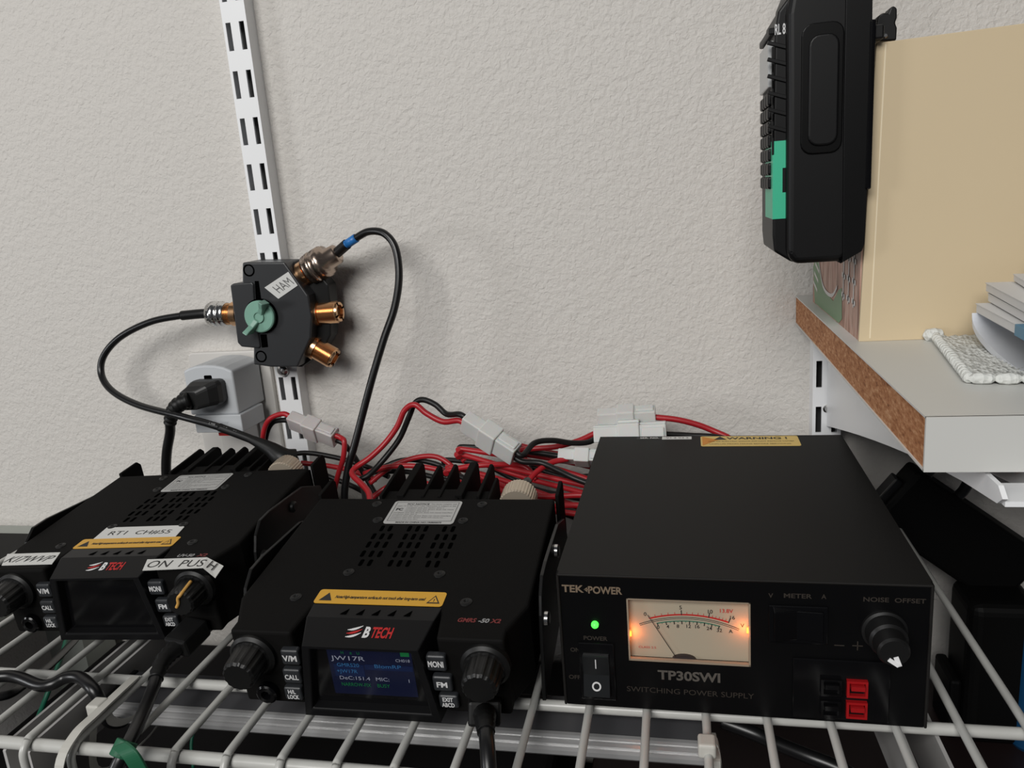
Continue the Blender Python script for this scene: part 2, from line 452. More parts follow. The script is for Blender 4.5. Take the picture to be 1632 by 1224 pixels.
arcband(52.9, 53.6, -17, 18.5, 1); arcband(51.9, 52.2, -23, 24, 0); arcband(51.2, 51.45, -23, 24, 0); arcband(50.0, 50.5, -15, 15.5, 2)
va = [-17.5 + (-2.6 + 17.5) * k / 5 for k in range(6)] + [-2.6 + 12.1 * k / 5 for k in range(1, 6)] + [9.5 + 9 * k / 6 for k in range(1, 7)]
for k, a in enumerate(va): tick(a, 53, 55.4 if k in (5, 10, 16) else 54.5, 0.38 if k in (5, 10, 16) else 0.2, 0 if k in (5, 10, 16) else 1)
for k in range(17):
    a = -14.6 + 29.6 * (k / 16) ** 0.93; tick(a, 50.3, 48.8 if k % 2 == 0 else 49.5, 0.42 if k % 2 == 0 else 0.22, 0 if k % 2 == 0 else 2)


def mtx(s_, x, z, size, m):
    sc_.text(s_, (x - hx, yd - .05, z), X_, Zv, size, m, bold=0.01)


for s_, x, z in (('0', 36.9, 45.2), ('5', 51.8, 49.0), ('10', 63.8, 47.6), ('16', 72.8, 45.2), ('V', 77, 41.7)): mtx(s_, x, z, 1.7, 0)
mtx('13.8V', 70.4, 48.2, 1.7, 1)
for s_, x, z in (('0', 42.2, 39.2), ('4', 46.3, 39.7), ('8', 50.5, 40.1), ('12', 54.8, 40.3), ('16', 58.4, 40.3), ('24', 63.5, 39.7), ('32', 67.6, 39), ('A', 72.3, 38.8)): mtx(s_, x, z, 1.6, 0)
sc_.text('CLASS 2.5', (37.3 - hx, yd - .05, 29.3), X_, Zv, 1.0, 1, width=7.5)
b = MB(); b.v, b.f, b.m, b.sm = sc_.v, sc_.f, sc_.m, sc_.sm
b.build('dial_scale', [ink, redink, mat('dark_green_print', (0.03, 0.14, 0.09), 0.6)], mo)
b = MB(); b.tube([(38.0 - hx, d - 1.4, 45.6), (49.8 - hx, d - 1.4, 25.2)], 0.16, smooth=False, seg=6); b.build('needle', ink, mo)
b = MB(); pr = [(52.8 + 5 * math.cos(math.radians(a)) - hx, 24.8 + 2.3 * math.sin(math.radians(a))) for a in range(0, 181, 15)]
b.prism(pr, 1, d - 1.8, d - 0.2); b.build('needle_pivot_cover', mat('dark_brown_plastic', (0.02, 0.014, 0.014), 0.5), mo)
amber = mat('amber_lamp_glow', (1, .3, .08), 0.5, emit=(1.0, 0.22, 0.04), es=0.9)
for xx, zz, s_ in ((mx0 + 0.9, 36.5, 1), (mx1 - 0.9, 40.5, -1)):
    MB().lathe((xx, 2.0, zz - 1.6), (0, 0, 1), [(0, .3), (0.4, .6), (2.8, .6), (3.2, .3)], seg=12).build('lamp_bulb', amber, mo)
    l = bpy.data.lights.new('meter_lamp_light', 'POINT'); l.energy = 0.0036; l.color = (1, .26, .06); l.shadow_soft_size = 0.0022
    lo = bpy.data.objects.new('meter_lamp_light', l); C.objects.link(lo); lo.parent = mo; lo.location = ((xx + 1.0 * s_) * MM, 0.2 * MM, zz * MM)
b = MB(); fr = 0.7
for a, c in (((mx0, mz0), (mx0 + fr, mz1)), ((mx1 - fr, mz0), (mx1, mz1)), ((mx0, mz0), (mx1, mz0 + 0.9)), ((mx0, mz1 - .5), (mx1, mz1))): b.box((a[0], -0.3, a[1]), (c[0], 1.5, c[1]))
b.build('meter_frame', mat('warm_ivory_frame', (0.28, 0.22, 0.16), 0.45), mo)
# power lamp, switches, knob, sockets
b = MB(); b.lathe((15.6 - hx, 0, 41.3), (0, -1, 0), [(0, 1.6), (1.0, 1.6), (1.9, 1.1), (2.3, 0.3)], seg=20)
b.build('power_light', mat('green_led', (0.05, 0.6, 0.05), 0.3, emit=(0.08, 1.0, 0.08), es=1.6), ps)
sw = MB(); sw.box((7.6 - hx, -1.0, 4.6), (23.4 - hx, 0, 32.6)); so = sw.build('power_switch', gloss_black, ps, 0.6)
sw = MB(); sw.add([(9.4 - hx, -1, 8), (21 - hx, -1, 8), (21 - hx, -1, 27), (9.4 - hx, -1, 27), (9.4 - hx, -4.2, 8), (21 - hx, -4.2, 8), (21 - hx, -1.6, 17.5), (9.4 - hx, -1.6, 17.5), (9.4 - hx, -2.4, 27), (21 - hx, -2.4, 27)],
                  [(4, 5, 6, 7), (7, 6, 9, 8), (8, 9, 2, 3), (0, 1, 5, 4), (0, 4, 7, 8, 3), (1, 2, 9, 6, 5)])
sw.build('rocker', mat('rocker_black', (0.008, 0.009, 0.010), 0.3), so, 0.3)
b = MB(); b.box((14.95 - hx, -2.35, 21), (15.4 - hx, -1.9, 25.4))
for k in range(24):
    a0, a1 = 2 * math.pi * k / 24, 2 * math.pi * (k + 1) / 24; cx, cz = 15.2 - hx, 12.8; yy = -3.2
    b.poly([(cx + r * math.cos(a), yy - (0.28 * -(cz + r * math.sin(a) - 12.8)) - 0.05, cz + r * math.sin(a)) for r, a in ((1.3, a0), (2.0, a0), (2.0, a1), (1.3, a1))])
b.build('rocker_mark', whiteink, so)
sw = MB(); sw.box((87 - hx, -1, 37), (110 - hx, 0, 54)); so = sw.build('meter_switch', gloss_black, ps, .6)
sw = MB(); sw.add([(89 - hx, -1, 39), (108 - hx, -1, 39), (108 - hx, -1, 52), (89 - hx, -1, 52), (89 - hx, -3.6, 39), (98 - hx, -1.5, 39), (108 - hx, -2.2, 39), (89 - hx, -3.6, 52), (98 - hx, -1.5, 52), (108 - hx, -2.2, 52)],
                  [(4, 5, 8, 7), (5, 6, 9, 8), (0, 4, 7, 3), (1, 2, 9, 6), (0, 1, 6, 5, 4), (3, 7, 8, 9, 2)])
sw.build('rocker', gloss_black, so, .3)
kn = MB(); kn.lathe((131 - hx, 0, 44.5), (0, -1, 0), [(0, 8.6), (1.5, 8.6), (2, 7.6), (8, 7.2), (9, 6.2), (15.5, 5.9), (16.5, 5.1)], seg=48)
ko = kn.build('knob', mat('dark_rubber_knob', (0.008, 0.008, 0.008), 0.42, spec=.3), ps)
kn = MB()
for ang in (-122,):
    a = math.radians(-70); dirv = Vector((math.cos(a), 0, math.sin(a))); nv = Vector((dirv.z, 0, -dirv.x))
    c0 = Vector((131 - hx, 0, 44.5))
    kn.obox(c0 + dirv * 6.15 + Vector((0, -12, 0)), nv, (0, 1, 0), dirv, 0.9, 3.9, 0.25)
    kn.obox(c0 + dirv * 3.6 + Vector((0, -16.6, 0)), nv, dirv, (0, 1, 0), 0.9, 2.0, 0.12)

kn.obox(c0 + dirv * 5.2 + Vector((-1.9, -15.9, 1.0)) , Vector((math.cos(.95), 0, math.sin(.95))), Vector((-math.sin(.95), 0, math.cos(.95))), (0, 1, 0), .8, 2.2, 1.0)
kn.build('pointer_mark', mat('bright_white_line', (0.85, 0.85, 0.85), 0.4), ko)
b = MB(); b.box((96.5 - hx, -1.2, 2.4), (134 - hx, 0, 30.5)); ho = b.build('socket_plate', gloss_black, ps, .5)
redp = mat('red_connector_plastic', (0.30, 0.004, 0.006), 0.4)
for zc in (19.0, 9.2):
    for xc, m_, nm in ((121.3 - hx, redp, 'red_socket'), (111.4 - hx, gloss_black, 'black_socket')):
        q = MB(); w2, h2 = 4.0, 3.9; z0_, z1_ = zc - h2 - .4, zc + h2 - .6
        q.box((xc - w2, -3, z0_), (xc - w2 + 1, -1.2, z1_)); q.box((xc + w2 - 1, -3, z0_), (xc + w2, -1.2, z1_))
        q.box((xc - w2 + 1, -3, z0_), (xc + w2 - 1, -1.2, z0_ + 1)); q.box((xc - w2 + 1, -3, z1_ - 1), (xc + w2 - 1, -1.2, z1_))
        q.box((xc - w2 + 1.4, -4.6, z1_ - 3.4), (xc + w2 - 1.4, -1.2, z1_ - 1.4))
        q.build(nm, m_, ho)
# labels on its lid
b = MB(); b.prism(rrect(64 - hx, 168.3, 122.5 - hx, 187.6, 1.5), 2, H, H + .12, 0)
zl = H + .2; YY = (0, 1, 0)
b.text('WARNING !', (98 - hx, 183.2, zl), X_, YY, 3.8, 1, width=36, bold=.03)
b.poly([(72 - hx, 180.5, zl), (80 - hx, 180.5, zl), (76 - hx, 187, zl)], 1); b.poly([(65 - hx, 169.3, zl), (72.5 - hx, 178, zl), (75 - hx, 180, zl), (65 - hx, 186.8, zl)], 2)
b.text('RISK OF ELECTRIC SHOCK DO NOT REMOVE COVER', (94 - hx, 177.2, zl), X_, YY, 1.5, 1, width=51); b.text('UNPLUG FROM MAINS BEFORE SERVICING', (93 - hx, 172.2, zl), X_, YY, 1.5, 1, width=48)
b.build('warning_label', [label_gold, ink, mat('orange_print', (0.6, 0.22, 0.01), 0.5)], ps)
b = MB(); b.prism(rrect(40 - hx, 182.5, 58.5 - hx, 187.8, .3), 2, H, H + .12, 0); b.prism(rrect(24 - hx, 182.5, 39.6 - hx, 187.8, .3), 2, H, H + .12, 2)
b.text('V1 2 V3 2', (49.5 - hx, 185.2, zl), X_, YY, 2.2, 1, width=14); b.text('SER. NO.', (32 - hx, 185.2, zl), X_, YY, 2.6, 0, width=12, bold=.02)
b.build('serial_label', [label_w, ink, ink], ps)
# back grille cord inlet
MB().box((20 - hx, L, 15), (50 - hx, L + 4, 40)).build('cord_inlet', gloss_black, ps, .5)

# ================================================================ MOBILE RADIOS
btn_m = mat('dark_grey_button', (0.022, 0.024, 0.027), 0.45)


def tri_mark(b, cx, cy, z, s_, m):
    b.poly([(cx - s_, cy - s_ * .9, z), (cx + s_, cy - s_ * .9, z), (cx, cy + s_, z)], m)


bracket_m = mat('semi_gloss_black_steel', (.006, .006, .006), .35, spec=.3)


def radio(loc, rot, label, screen_on):
    t = empty('mobile_radio', loc, label, 'radio', 'mobile radios on the wire shelf', rot=rot)
    top = [(-70, 0), (-70, -96), (-63, -113), (-63, -120), (-33.5, -120), (-31, -102), (31, -102), (33.5, -120), (63, -120), (63, -113), (70, -96), (70, 0)]
    b = MB(); b.prism(top, 2, -40, 0); b.build('body', black_tex, t, 1.6, 3)
    # hood round the display
    def tr(y, w0, w1, z0, z1, cx=0): return [(cx - w1, y, z0), (cx + w1, y, z0), (cx + w0, y, z1), (cx - w0, y, z1)]
    b = MB()
    b.loft([tr(-100, 31, 34, -40.5, 0.4), tr(-110, 30, 33.5, -41.2, 1.0), tr(-125, 26.5, 32, -41.5, -3.0)], 0, caps=False)
    inner = [(-28.0, -125, -37.5), (28.0, -125, -37.5), (23.0, -125, -4.4), (-23.0, -125, -4.4)]
    deepr = [(-26.5, -120.6, -36.5), (26.5, -120.6, -36.5), (22.0, -120.6, -5.2), (-22.0, -120.6, -5.2)]
    b.loft([tr(-125, 26.5, 32, -41.5, -3.0), [Vector(p) for p in inner], deepr], 0, caps=False)
    b.build('display_bezel', mat('satin_black_bezel', (0.0045, 0.0045, 0.005), 0.42, spec=.2), t, .6)
    b = MB(); yy = -120.8
    b.poly([(-27, yy, -37.5), (27, yy, -37.5), (22.5, yy, -4.5), (-22.5, yy, -4.5)], 0)
    if screen_on:
        y2 = yy - .08; y3 = yy - .16
        b.poly([(-17.5, y2, -31.8), (21.5, y2, -31.8), (21.5, y2, -6.2), (-17.5, y2, -6.2)], 1)
        b.poly([(-15.5, y3, -22.0), (-1.5, y3, -22.0), (-1.5, y3, -15.4), (-15.5, y3, -15.4)], 2); b.poly([(-1, y3, -17.8), (21, y3, -17.8), (21, y3, -15), (-1, y3, -15)], 2)
        b.poly([(16.5, y3, -9.8), (20.5, y3, -9.8), (20.5, y3, -7.6), (16.5, y3, -7.6)], 4)
        y4 = yy - .24
        b.box((-17, y4, -7.0), (13, y3, -6.75), 3)
        T = lambda s_, x, z, h, m, w_: b.text(s_, (x, y4, z), X_, Zv, h, m, 'l', width=w_)
        T('H', -11, -8.9, 1.5, 4, 1.3); T('±', -7, -8.9, 1.5, 4, 1.3); T('U', -3.6, -8.9, 1.5, 4, 1.3)
        T('JW17R', -15.8, -11.9, 2.3, 3, 15.5); T('CH018', 13.8, -12.0, 1.5, 3, 6.6)
        T('GMRS20', -14, -15.6, 1.9, 5, 10.5); T('BlomRP', 3.4, -15.6, 1.9, 5, 12.5); T('+JW17R', -14.6, -19, 1.9, 5, 9.8)
        T('DeC:151.4', -14, -22.7, 1.9, 3, 14.5); T('MIC:', 3, -22.7, 1.9, 3, 6.4); T('1', 17.7, -22.9, 1.8, 3, 1)
        T('NARROW-FIX', -13.6, -26.3, 1.9, 4, 14); T('BUSY', 3.2, -26.3, 1.9, 4, 6)
    b.build('display', [gloss_black, mat('dark_blue_screen', (0.002, 0.003, 0.012), 0.25, emit=(0.012, 0.03, 0.16), es=0.05), mat('blue_screen_band', (0.002, 0.004, 0.02), 0.25, emit=(0.012, 0.06, 0.25), es=.07),
                        mat('pale_screen_text', (0.1, 0.1, 0.1), .4, emit=(.5, .55, .75), es=.2), mat('green_screen_text', (0.0, 0.04, 0.01), .4, emit=(.02, .45, .12), es=.12), mat('blue_screen_text', (0.0, .02, .05), .4, emit=(.08, .3, .65), es=.2)], t)
    for s_, xl, z0, z1, h in (('V/M', -39, -7.6, -15.8, 2.9), ('CALL', -40.2, -18.2, -26.2, 2.5), (None, -41.6, -28.4, -35.6, 0)):
        q = MB(); q.box((xl, -123, z1), (xl + 8.6, -119, z0)); o = q.build('button', btn_m, t, 1.2, 3)
        q = MB(); cx, cz = xl + 4.3, (z0 + z1) / 2
        if s_: q.text(s_, (cx, -123.1, cz), X_, Zv, h, 0, width=6.6, bold=.03)
        else: q.text('H/L', (cx - .3, -123.1, cz + 1.5), X_, Zv, 2.1, 0, width=3.8, bold=.03); q.text('LOCK', (cx, -123.1, cz - 1.4), X_, Zv, 2.1, 0, width=5.6, bold=.03)
        q.build('button_lettering', whiteink, o)
    for s_, xl, z0, z1, h in (('MONI', 28.4, -7.2, -15.4, 2.9), ('FM', 29.8, -18.2, -26.2, 2.7), (None, 31.4, -28.3, -35.2, 0)):
        q = MB(); q.box((xl, -123, z1), (xl + 8.8, -119, z0)); o = q.build('button', btn_m, t, 1.2, 3)
        q = MB(); cx, cz = xl + 4.2, (z0 + z1) / 2
        if s_: q.text(s_, (cx, -123.1, cz), X_, Zv, h, 0, width=7.0 if s_ == 'MONI' else 5, bold=.03)
        else: q.text('EXIT', (cx, -123.1, cz + 1.5), X_, Zv, 2.1, 0, width=4.8, bold=.03); q.text('ABCD', (cx, -123.1, cz - 1.4), X_, Zv, 2.1, 0, width=5.6, bold=.03)
        q.build('button_lettering', whiteink, o)
    for cx in (-53.5, 54):
        cz = -12.5
        b = MB(); b.lathe((cx, -119, cz), (0, -1, 0), [(0, 10.8), (3, 10.8), (4.2, 9.4)], seg=40); ro = b.build('knob_collar', black, t)
        b = MB(); n = 60; rings = []
        for yy, r in ((-123, 8.6), (-124, 8.0), (-132, 7.6), (-134.5, 7.2), (-135.6, 6.2)):
            rings.append([(cx + (r + (0.3 if k % 4 < 2 else 0)) * math.cos(2 * math.pi * k / n), yy, cz + (r + (.3 if k % 4 < 2 else 0)) * math.sin(2 * math.pi * k / n)) for k in range(n)])
        b.loft(rings); b.build('knob', mat('black_knob_rubber', (0.006, 0.006, 0.006), .4, spec=.35), t)
    b = MB(); b.lathe((-50.5, -119.5, -33), (0, -1, 0), [(0, 5.2), (3.6, 5.0), (4.2, 4.2), (4.2, 2.4), (1, 2.0)], seg=28); b.build('mic_jack', gloss_black, t)
    # heatsink at the rear
    b = MB(); b.box((-69, -6, -39), (69, 4, -3)); b.box((-33, 4, -39), (30, 14, -3))
    for fx, fw_, ln, zt in ((-71, 2.2, 24, 1), (71, 2.2, 22, 1), (-33, 2, 45, .5), (-21, 4.5, 46, 1), (-7.5, 2, 44, .5), (2.5, 2, 45, .5), (14, 4.5, 47, 1), (25.5, 2, 45, .5), (31.5, 1.6, 30, -1)):
        b.prism([(2, -39), (ln, -39), (ln, zt - 3), (ln - 3, zt), (2, zt)], 0, fx - fw_ / 2, fx + fw_ / 2)
    b.build('heatsink', black_tex, t, .5)
    MB().box((-19, 0, -2), (14, 12, -0.6)).build('rear_cover_tab', black_tex, t, .4)
    # antenna socket with knurled plug ring
    b = MB(); n = 72; rings = []
    for yy, r in ((4, 9.6), (5, 10.2), (17, 10.2), (18.5, 9)):
        rings.append([(47 + (r + (.3 if k % 2 else 0)) * math.cos(2 * math.pi * k / n), yy, -7.5 + (r + (.3 if k % 2 else 0)) * math.sin(2 * math.pi * k / n)) for k in range(n)])
    b.loft(rings); b.build('antenna_plug_ring', beige_metal, t)
    # vent slots in the lid: flat black patches, their inner shade put into colour
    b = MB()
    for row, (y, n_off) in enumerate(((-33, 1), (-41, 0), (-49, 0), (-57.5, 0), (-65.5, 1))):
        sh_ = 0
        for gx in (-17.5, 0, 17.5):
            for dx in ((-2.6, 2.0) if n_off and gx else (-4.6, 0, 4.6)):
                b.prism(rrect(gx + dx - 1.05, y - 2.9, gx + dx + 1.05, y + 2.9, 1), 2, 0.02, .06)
    b.build('painted_vent_slots', deep, t)
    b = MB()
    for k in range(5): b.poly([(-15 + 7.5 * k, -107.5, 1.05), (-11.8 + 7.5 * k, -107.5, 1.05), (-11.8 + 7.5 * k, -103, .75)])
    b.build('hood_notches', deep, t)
    for sx_, sy_ in ((-32, -7), (30, -7), (-25.5, -24.5), (23, -24.5), (-23.5, -74), (23, -74), (-42, -95), (41, -95)):
        b = MB(); b.lathe((sx_, sy_, 0), (0, 0, 1), [(-0.2, 3.0), (.35, 2.8), (.75, 1.8), (.75, 1.3), (.15, .5)], seg=20); b.build('screw', black, t)
    # paper labels
    b = MB(); b.prism(rrect(-21.6, -28.2, 18.2, -3.6, 2), 2, 0, .15, 0); zz = .22
    for a, c in (((-20, -25.4), (16.6, -25.15)), ((-20, -5.2), (16.6, -4.95)), ((-20, -25.4), (-19.75, -5)), ((16.35, -25.4), (16.6, -5))): b.poly([(a[0], a[1], zz), (c[0], a[1], zz), (c[0], c[1], zz), (a[0], c[1], zz)], 1)
    b.text('FCC NOTICE', (-7, -7.2, zz), X_, YY, 1.5, 1, width=13, bold=.03)
    b.text('This device complies with', (8, -7.2, zz), X_, YY, 1.0, 1, width=15); b.text('part 15 of the FCC rules. Operation is subject to the', (-1.5, -9.3, zz), X_, YY, 1.0, 1, width=34)
    b.text('FC', (-16.5, -13, zz), X_, YY, 2.4, 1, bold=.04)
    for k, (xl, wd) in enumerate(((-13, 22), (-13, 28), (-13, 14), (-19, 34), (-19, 14), (-19, 34), (-19, 30), (-19, 16))):
        b.text('condition that this device does not cause interference'[:int(wd * 1.5)], (xl, -11.3 - 1.72 * k, zz), X_, YY, .9, 1, 'l', width=wd)
    b.text('MADE IN CHINA NO.190800075', (-1.5, -26.9, zz), X_, YY, 1.3, 1, width=26, bold=.03)
    b.build('notice_label', [label_grey, ink], t)
    b = MB(); b.prism(rrect(-31.8, -99, 30.6, -88.5, 1.5), 2, 0.1, .3, 0); zz = .38
    tri_mark(b, -26.5, -94.2, zz, 3.2, 1); tri_mark(b, 25.8, -94.2, zz, 3.2, 1); tri_mark(b, 25.8, -94.3, zz + .03, 2.2, 0)
    b.text('!', (25.8, -94.8, zz + .06), X_, YY, 2, 1, bold=.03)
    b.text('Note:High-temperature surface,do not touch after long-term used', (-.4, -94, zz), X_, YY, 2.1, 1, width=44, bold=.03, shear=.2)
    b.build('caution_label', [label_y, ink], t)
    # brand mark on the hood and model text
    b = MB(); zz = 0; S = Vector((0, 15, 4)).normalized()
    def H_(x, y): return (x, y, 0.6 + (y + 114) * 2.4 / 11 + .12) if y < -114 else (x, y, .75)
    b.text('B', (1.0, -117, -.72), X_, S, 5.2, 0, width=3.1, bold=.04, shear=.15); b.text('TECH', (8.2, -117, -.72), X_, S, 5.2, 1, width=10, bold=.03, shear=.15)
    for k in range(3):
        a0 = 0
        pts = []
        for j in range(9):
            u = j / 8; pts.append(Vector((-8 + 6.6 * u, -119.9 + 1.75 * k + 2.2 * u * u + .3, 0)))
        for j in range(8):
            wdt = 0.95 * math.sin(math.pi * (j + .5) / 8) + .25
            p, q = pts[j], pts[j + 1]
            f_ = lambda v, dy: (v.x, v.y + dy, (v.y + dy + 117) * .267 - .72)
            b.poly([f_(p, -wdt / 2), f_(q, -wdt / 2), f_(q, wdt / 2), f_(p, wdt / 2)], 1 if k == 1 else 0)
    b.build('brand_mark', [whiteink, redink], t)
    b = MB()
    if screen_on:
        b.text('GMRS', (44.2, -107.6, .12), X_, YY, 2.6, 1, width=8.6, shear=.2, bold=.03); b.text('-50', (51.8, -107.6, .12), X_, YY, 2.6, 0, width=5, shear=.2, bold=.03); b.text('X2', (57.2, -107.6, .12), X_, YY, 2.6, 1, width=4.4, shear=.2, bold=.03)
    else:
        b.text('UV-50', (45.2, -109, .12), X_, YY, 2.6, 0, width=10, shear=.2, bold=.03); b.text('X2', (55, -109, .12), X_, YY, 2.6, 1, width=5.4, shear=.2, bold=.03)
    b.build('model_lettering', [mat('pale_grey_print', (0.28, 0.28, .28), .5), mat('dull_red_print', (0.16, .012, .012), .5)], t)
    # U bracket under and beside the body
    b = MB()
    arm_p = [(-100, -50), (-90, -10), (-86, -2), (-78, 3.5), (-66, 3.2), (-22, -3), (2, -14), (8, -30), (8, -50)]
    for sgn in (-1, 1): b = MB(); b.prism(arm_p, 0, sgn * 73.5 - .9, sgn * 73.5 + .9); b.build('mounting_bracket_arm', bracket_m, t, .4)
    for sgn in (-1, 1):
        for y, z in ((-84, -16), (-40, -8)):
            q = MB(); q.lathe((sgn * 74.3, y, z), (sgn, 0, 0), [(0, 3.6), (1.6, 3.4), (2.4, 2.4)], seg=16); q.build('bracket_screw', chrome if screen_on and sgn > 0 else black, t)
    return t


mid = radio((-85.6, 100.1, 58.2), (0.123, 0.005, 0.017), 'black mobile radio with dim blue lit display, in the middle beside the power supply', True)
lef = radio((-256.7, 146.7, 57.2), (0.082, -0.026, 0.038), 'black mobile radio with blank display and white name labels, leftmost', False)
for t in (mid, lef):
    # feet of the U bracket down to the wires, cut level with the deck
    M = Matrix.Rotation(t.rotation_euler.z, 4, 'Z') @ Matrix.Rotation(t.rotation_euler.x, 4, 'X')
for t, hb in ((mid, 14), (lef, 12)):
    pit = t.rotation_euler.x
    b = MB()
    zr = -57
    for sgn in (-1, 1):
        # rear foot: vertical plate reaching the deck
        zf = [(-2, -48), (-30, -48), (-30, -(57.2 - 30 * math.sin(pit)) + 0.5), (-2, -(57.6 - 2 * math.sin(pit)) + 1.2)]
        b = MB(); b.prism(zf, 0, sgn * 73.5 - .9, sgn * 73.5 + .9); b.build('bracket_foot', bracket_m, t)
# extras on the left radio
b = MB()
b.prism([(-26.4, -75.2), (-25.6, -88.4), (26.6, -88.2), (25.4, -77.2), (22.6, -75.2)], 2, .1, .35, 0)
b.text('RT1  CH#55', (0, -82.4, .45), X_, YY, 4.4, 1, width=40, bold=.0); b.build('channel_label', [label_w, ink], lef)
b = MB(); b.prism([(-70, -103.2), (-63.2, -115.4), (-31.6, -115.2), (-36, -102.8)], 2, .1, .35, 0)
b.text('KI7WVP', (-50.4, -109.4, .45), X_, YY, 6.2, 1, width=30, shear=.35); b.build('call_sign_label', [label_w, ink], lef)
b = MB()
lw = [(25.5, -113.6, .9), (60, -112.8, .9), (72.5, -119, -0.8)]
lw2 = [(29.8, -124.6, .9), (63.5, -123.2, .9), (73.5, -129.6, -1.2)]
b.poly([lw[0], lw2[0], lw2[1], lw[1]], 0); b.poly([lw[1], lw2[1], lw2[2], lw[2]], 0)
b.poly([Vector(p) - Vector((0, 0, .25)) for p in (lw[0], lw[1], lw2[1], lw2[0])], 0); b.poly([Vector(p) - Vector((0, 0, .25)) for p in (lw[1], lw[2], lw2[2], lw2[1])], 0)
b.text('ON  PUS', (45.5, -118.6, 1.0), X_, YY, 6.6, 1, width=33); b.text('H', (66.8, -120.3, .55), (12, -6, -1.8), YY, 6.6, 1, width=5.4)
b.build('on_push_label', [label_w, ink], lef)
b = MB(); gl = mat('ochre_paint_mark', (0.55, 0.30, 0.07), 0.5)
b.tube([(57.6, -127, -4.6), (56.8, -135.7, -6.4), (54.6, -136.0, -8.6), (54, -136, -11.5), (52.4, -136, -14)], .9, seg=8); b.build('paint_mark', gl, lef)


# ================================================================ ANTENNA SWITCH
def A5(x, y, Y=212): return at(260 + x / 3.06, 340 + y / 3.06, Y=Y)


YF = 212
asw = empty('antenna_switch', (-230, 236, 110), 'black coaxial antenna switch with green wing knob, mounted on the left rail', 'antenna switch')
o0 = Vector((-230, 236, 110))


def pl(pts, Y0=YF):
    return [((A5(x, y, Y0) - o0).x, (A5(x, y, Y0) - o0).z) for x, y in pts]


b = MB(); outl = pl([(385, 240), (590, 238), (706, 400), (724, 510), (718, 610), (655, 750), (525, 750), (440, 738), (440, 655), (385, 330)])
b.prism(outl, 1, YF - 236, 1.5); b.build('housing', mat('anodised_black_aluminium', (0.020, 0.021, 0.023), 0.38, spec=.6), asw, 1.2, 3)
b = MB(); b.prism(pl([(600, 250), (690, 215), (800, 350), (815, 480), (812, 600), (760, 690), (670, 752), (560, 752)], 222), 1, -12.5, 1.8); b.build('connector_block', black, asw, 1.0)
b = MB(); b.prism(pl([(330, 350), (345, 342), (435, 335), (445, 345), (447, 410), (470, 600), (478, 648), (470, 658), (385, 650), (366, 630)]), 1, YF - 236 - 1.2, -2); b.build('input_block', MATS['anodised_black_aluminium'], asw, 1.5, 3)
b = MB()
b.prism(pl([(447, 330), (466, 330), (478, 415), (452, 418)]), 1, YF - 236 - .15, YF - 236 + .5); b.build('channel_groove', deep, asw); b = MB(); b.prism(pl([(474, 590), (505, 590), (512, 652), (482, 655)]), 1, YF - 236 - .15, YF - 236 + .5)
b.build('channel_groove', deep, asw)
for x, y in ((418, 278), (478, 698)):
    c = A5(x, y) - o0; b = MB(); b.lathe(c + Vector((0, .3, 0)), (0, -1, 0), [(0, 4.4), (.55, 4.4), (.55, 3.4), (.1, 3.2)], seg=28); b.build('screw_hole', deep, asw)
kc = A5(481, 500) - o0
b = MB(); b.lathe(kc, (0, -1, 0), [(0, 12.6), (1.6, 12.6), (1.6, 11.6)], 1, seg=48); b.lathe(kc + Vector((0, -1.5, 0)), (0, -1, 0), [(0, 11.6), (2.2, 11.6), (2.9, 10.8), (2.9, 4.4), (4.2, 4.2), (4.2, 3.2), (3.4, 3.0)], 0, seg=48)
ko = b.build('selector_knob', [green_paint, deep], asw)
# handle: two wings standing out from the disc
hv = (A5(500, 405, 200) - A5(400, 600, 200)); hv = Vector((hv.x, 0, hv.z)).normalized(); pv = Vector((hv.z, 0, -hv.x)); kz = Vector((0, -1, 0))
b = MB()
for s_ in (1, -1):
    c = kc + Vector((0, -3.5, 0))
    rings = []
    for a_, w0, h0, lift in ((2.6, 2.6, 0.4, 0), (7.5, 2.3, 3.0, 1.5), (11, 2.2, 6.5, 4.5), (13.4, 2.6, 8.5, 6.5)):
        q = c + hv * (s_ * a_)
        rings.append([q + pv * -w0, q + pv * w0, q + pv * w0 * .8 + kz * (h0 + 2.2), q - pv * w0 * .8 + kz * (h0 + 2.2)])
    b.loft(rings)
b.build('wing_handle', green_paint, ko, .7, 3)
b = MB(); q4 = [A5(x, y, YF - .4) - o0 for x, y in ((494, 362), (610, 285), (656, 352), (562, 417))]
b.loft([q4, [p + Vector((0, .3, 0)) for p in q4]], 0)
xd = (q4[1] - q4[0]).normalized(); yd_ = (q4[0] - q4[3]).normalized(); cc = (q4[0] + q4[1] + q4[2] + q4[3]) / 4 + Vector((0, -.15, 0)) + yd_ * .0
b.text('HAM', cc + xd * .8, xd, yd_, 7, 1, width=14.5); b.build('ham_label', [label_w, ink_soft], asw)


def so239(o, d, par, length=17):
    """threaded coaxial socket: flange ring, threads, slotted tip"""
    b = MB(); prof = [(-3, 9.2), (1.8, 9.2), (1.8, 7.6)]
    z = 1.8
    while z < length - 2.2:
        prof += [(z, 7.5), (z + .4, 8.0), (z + .8, 7.5)]; z += .85
    prof += [(length - 1.6, 7.5), (length, 7.1), (length, 5.2), (length - 2.5, 5.0)]
    b.lathe(o, d, prof, 0, seg=30)
    X, Y, Z = frame_from(d)
    for k in range(4):
        a = math.pi / 2 * k + .4; u = X * math.cos(a) + Y * math.sin(a); v = Z.cross(u)
        b.obox(Vector(o) + Z * (length - .5) + u * 6.2, u, v, Z, 1.1, .6, .7, 1)
    return b.build('coaxial_socket', [brass, deep], par)


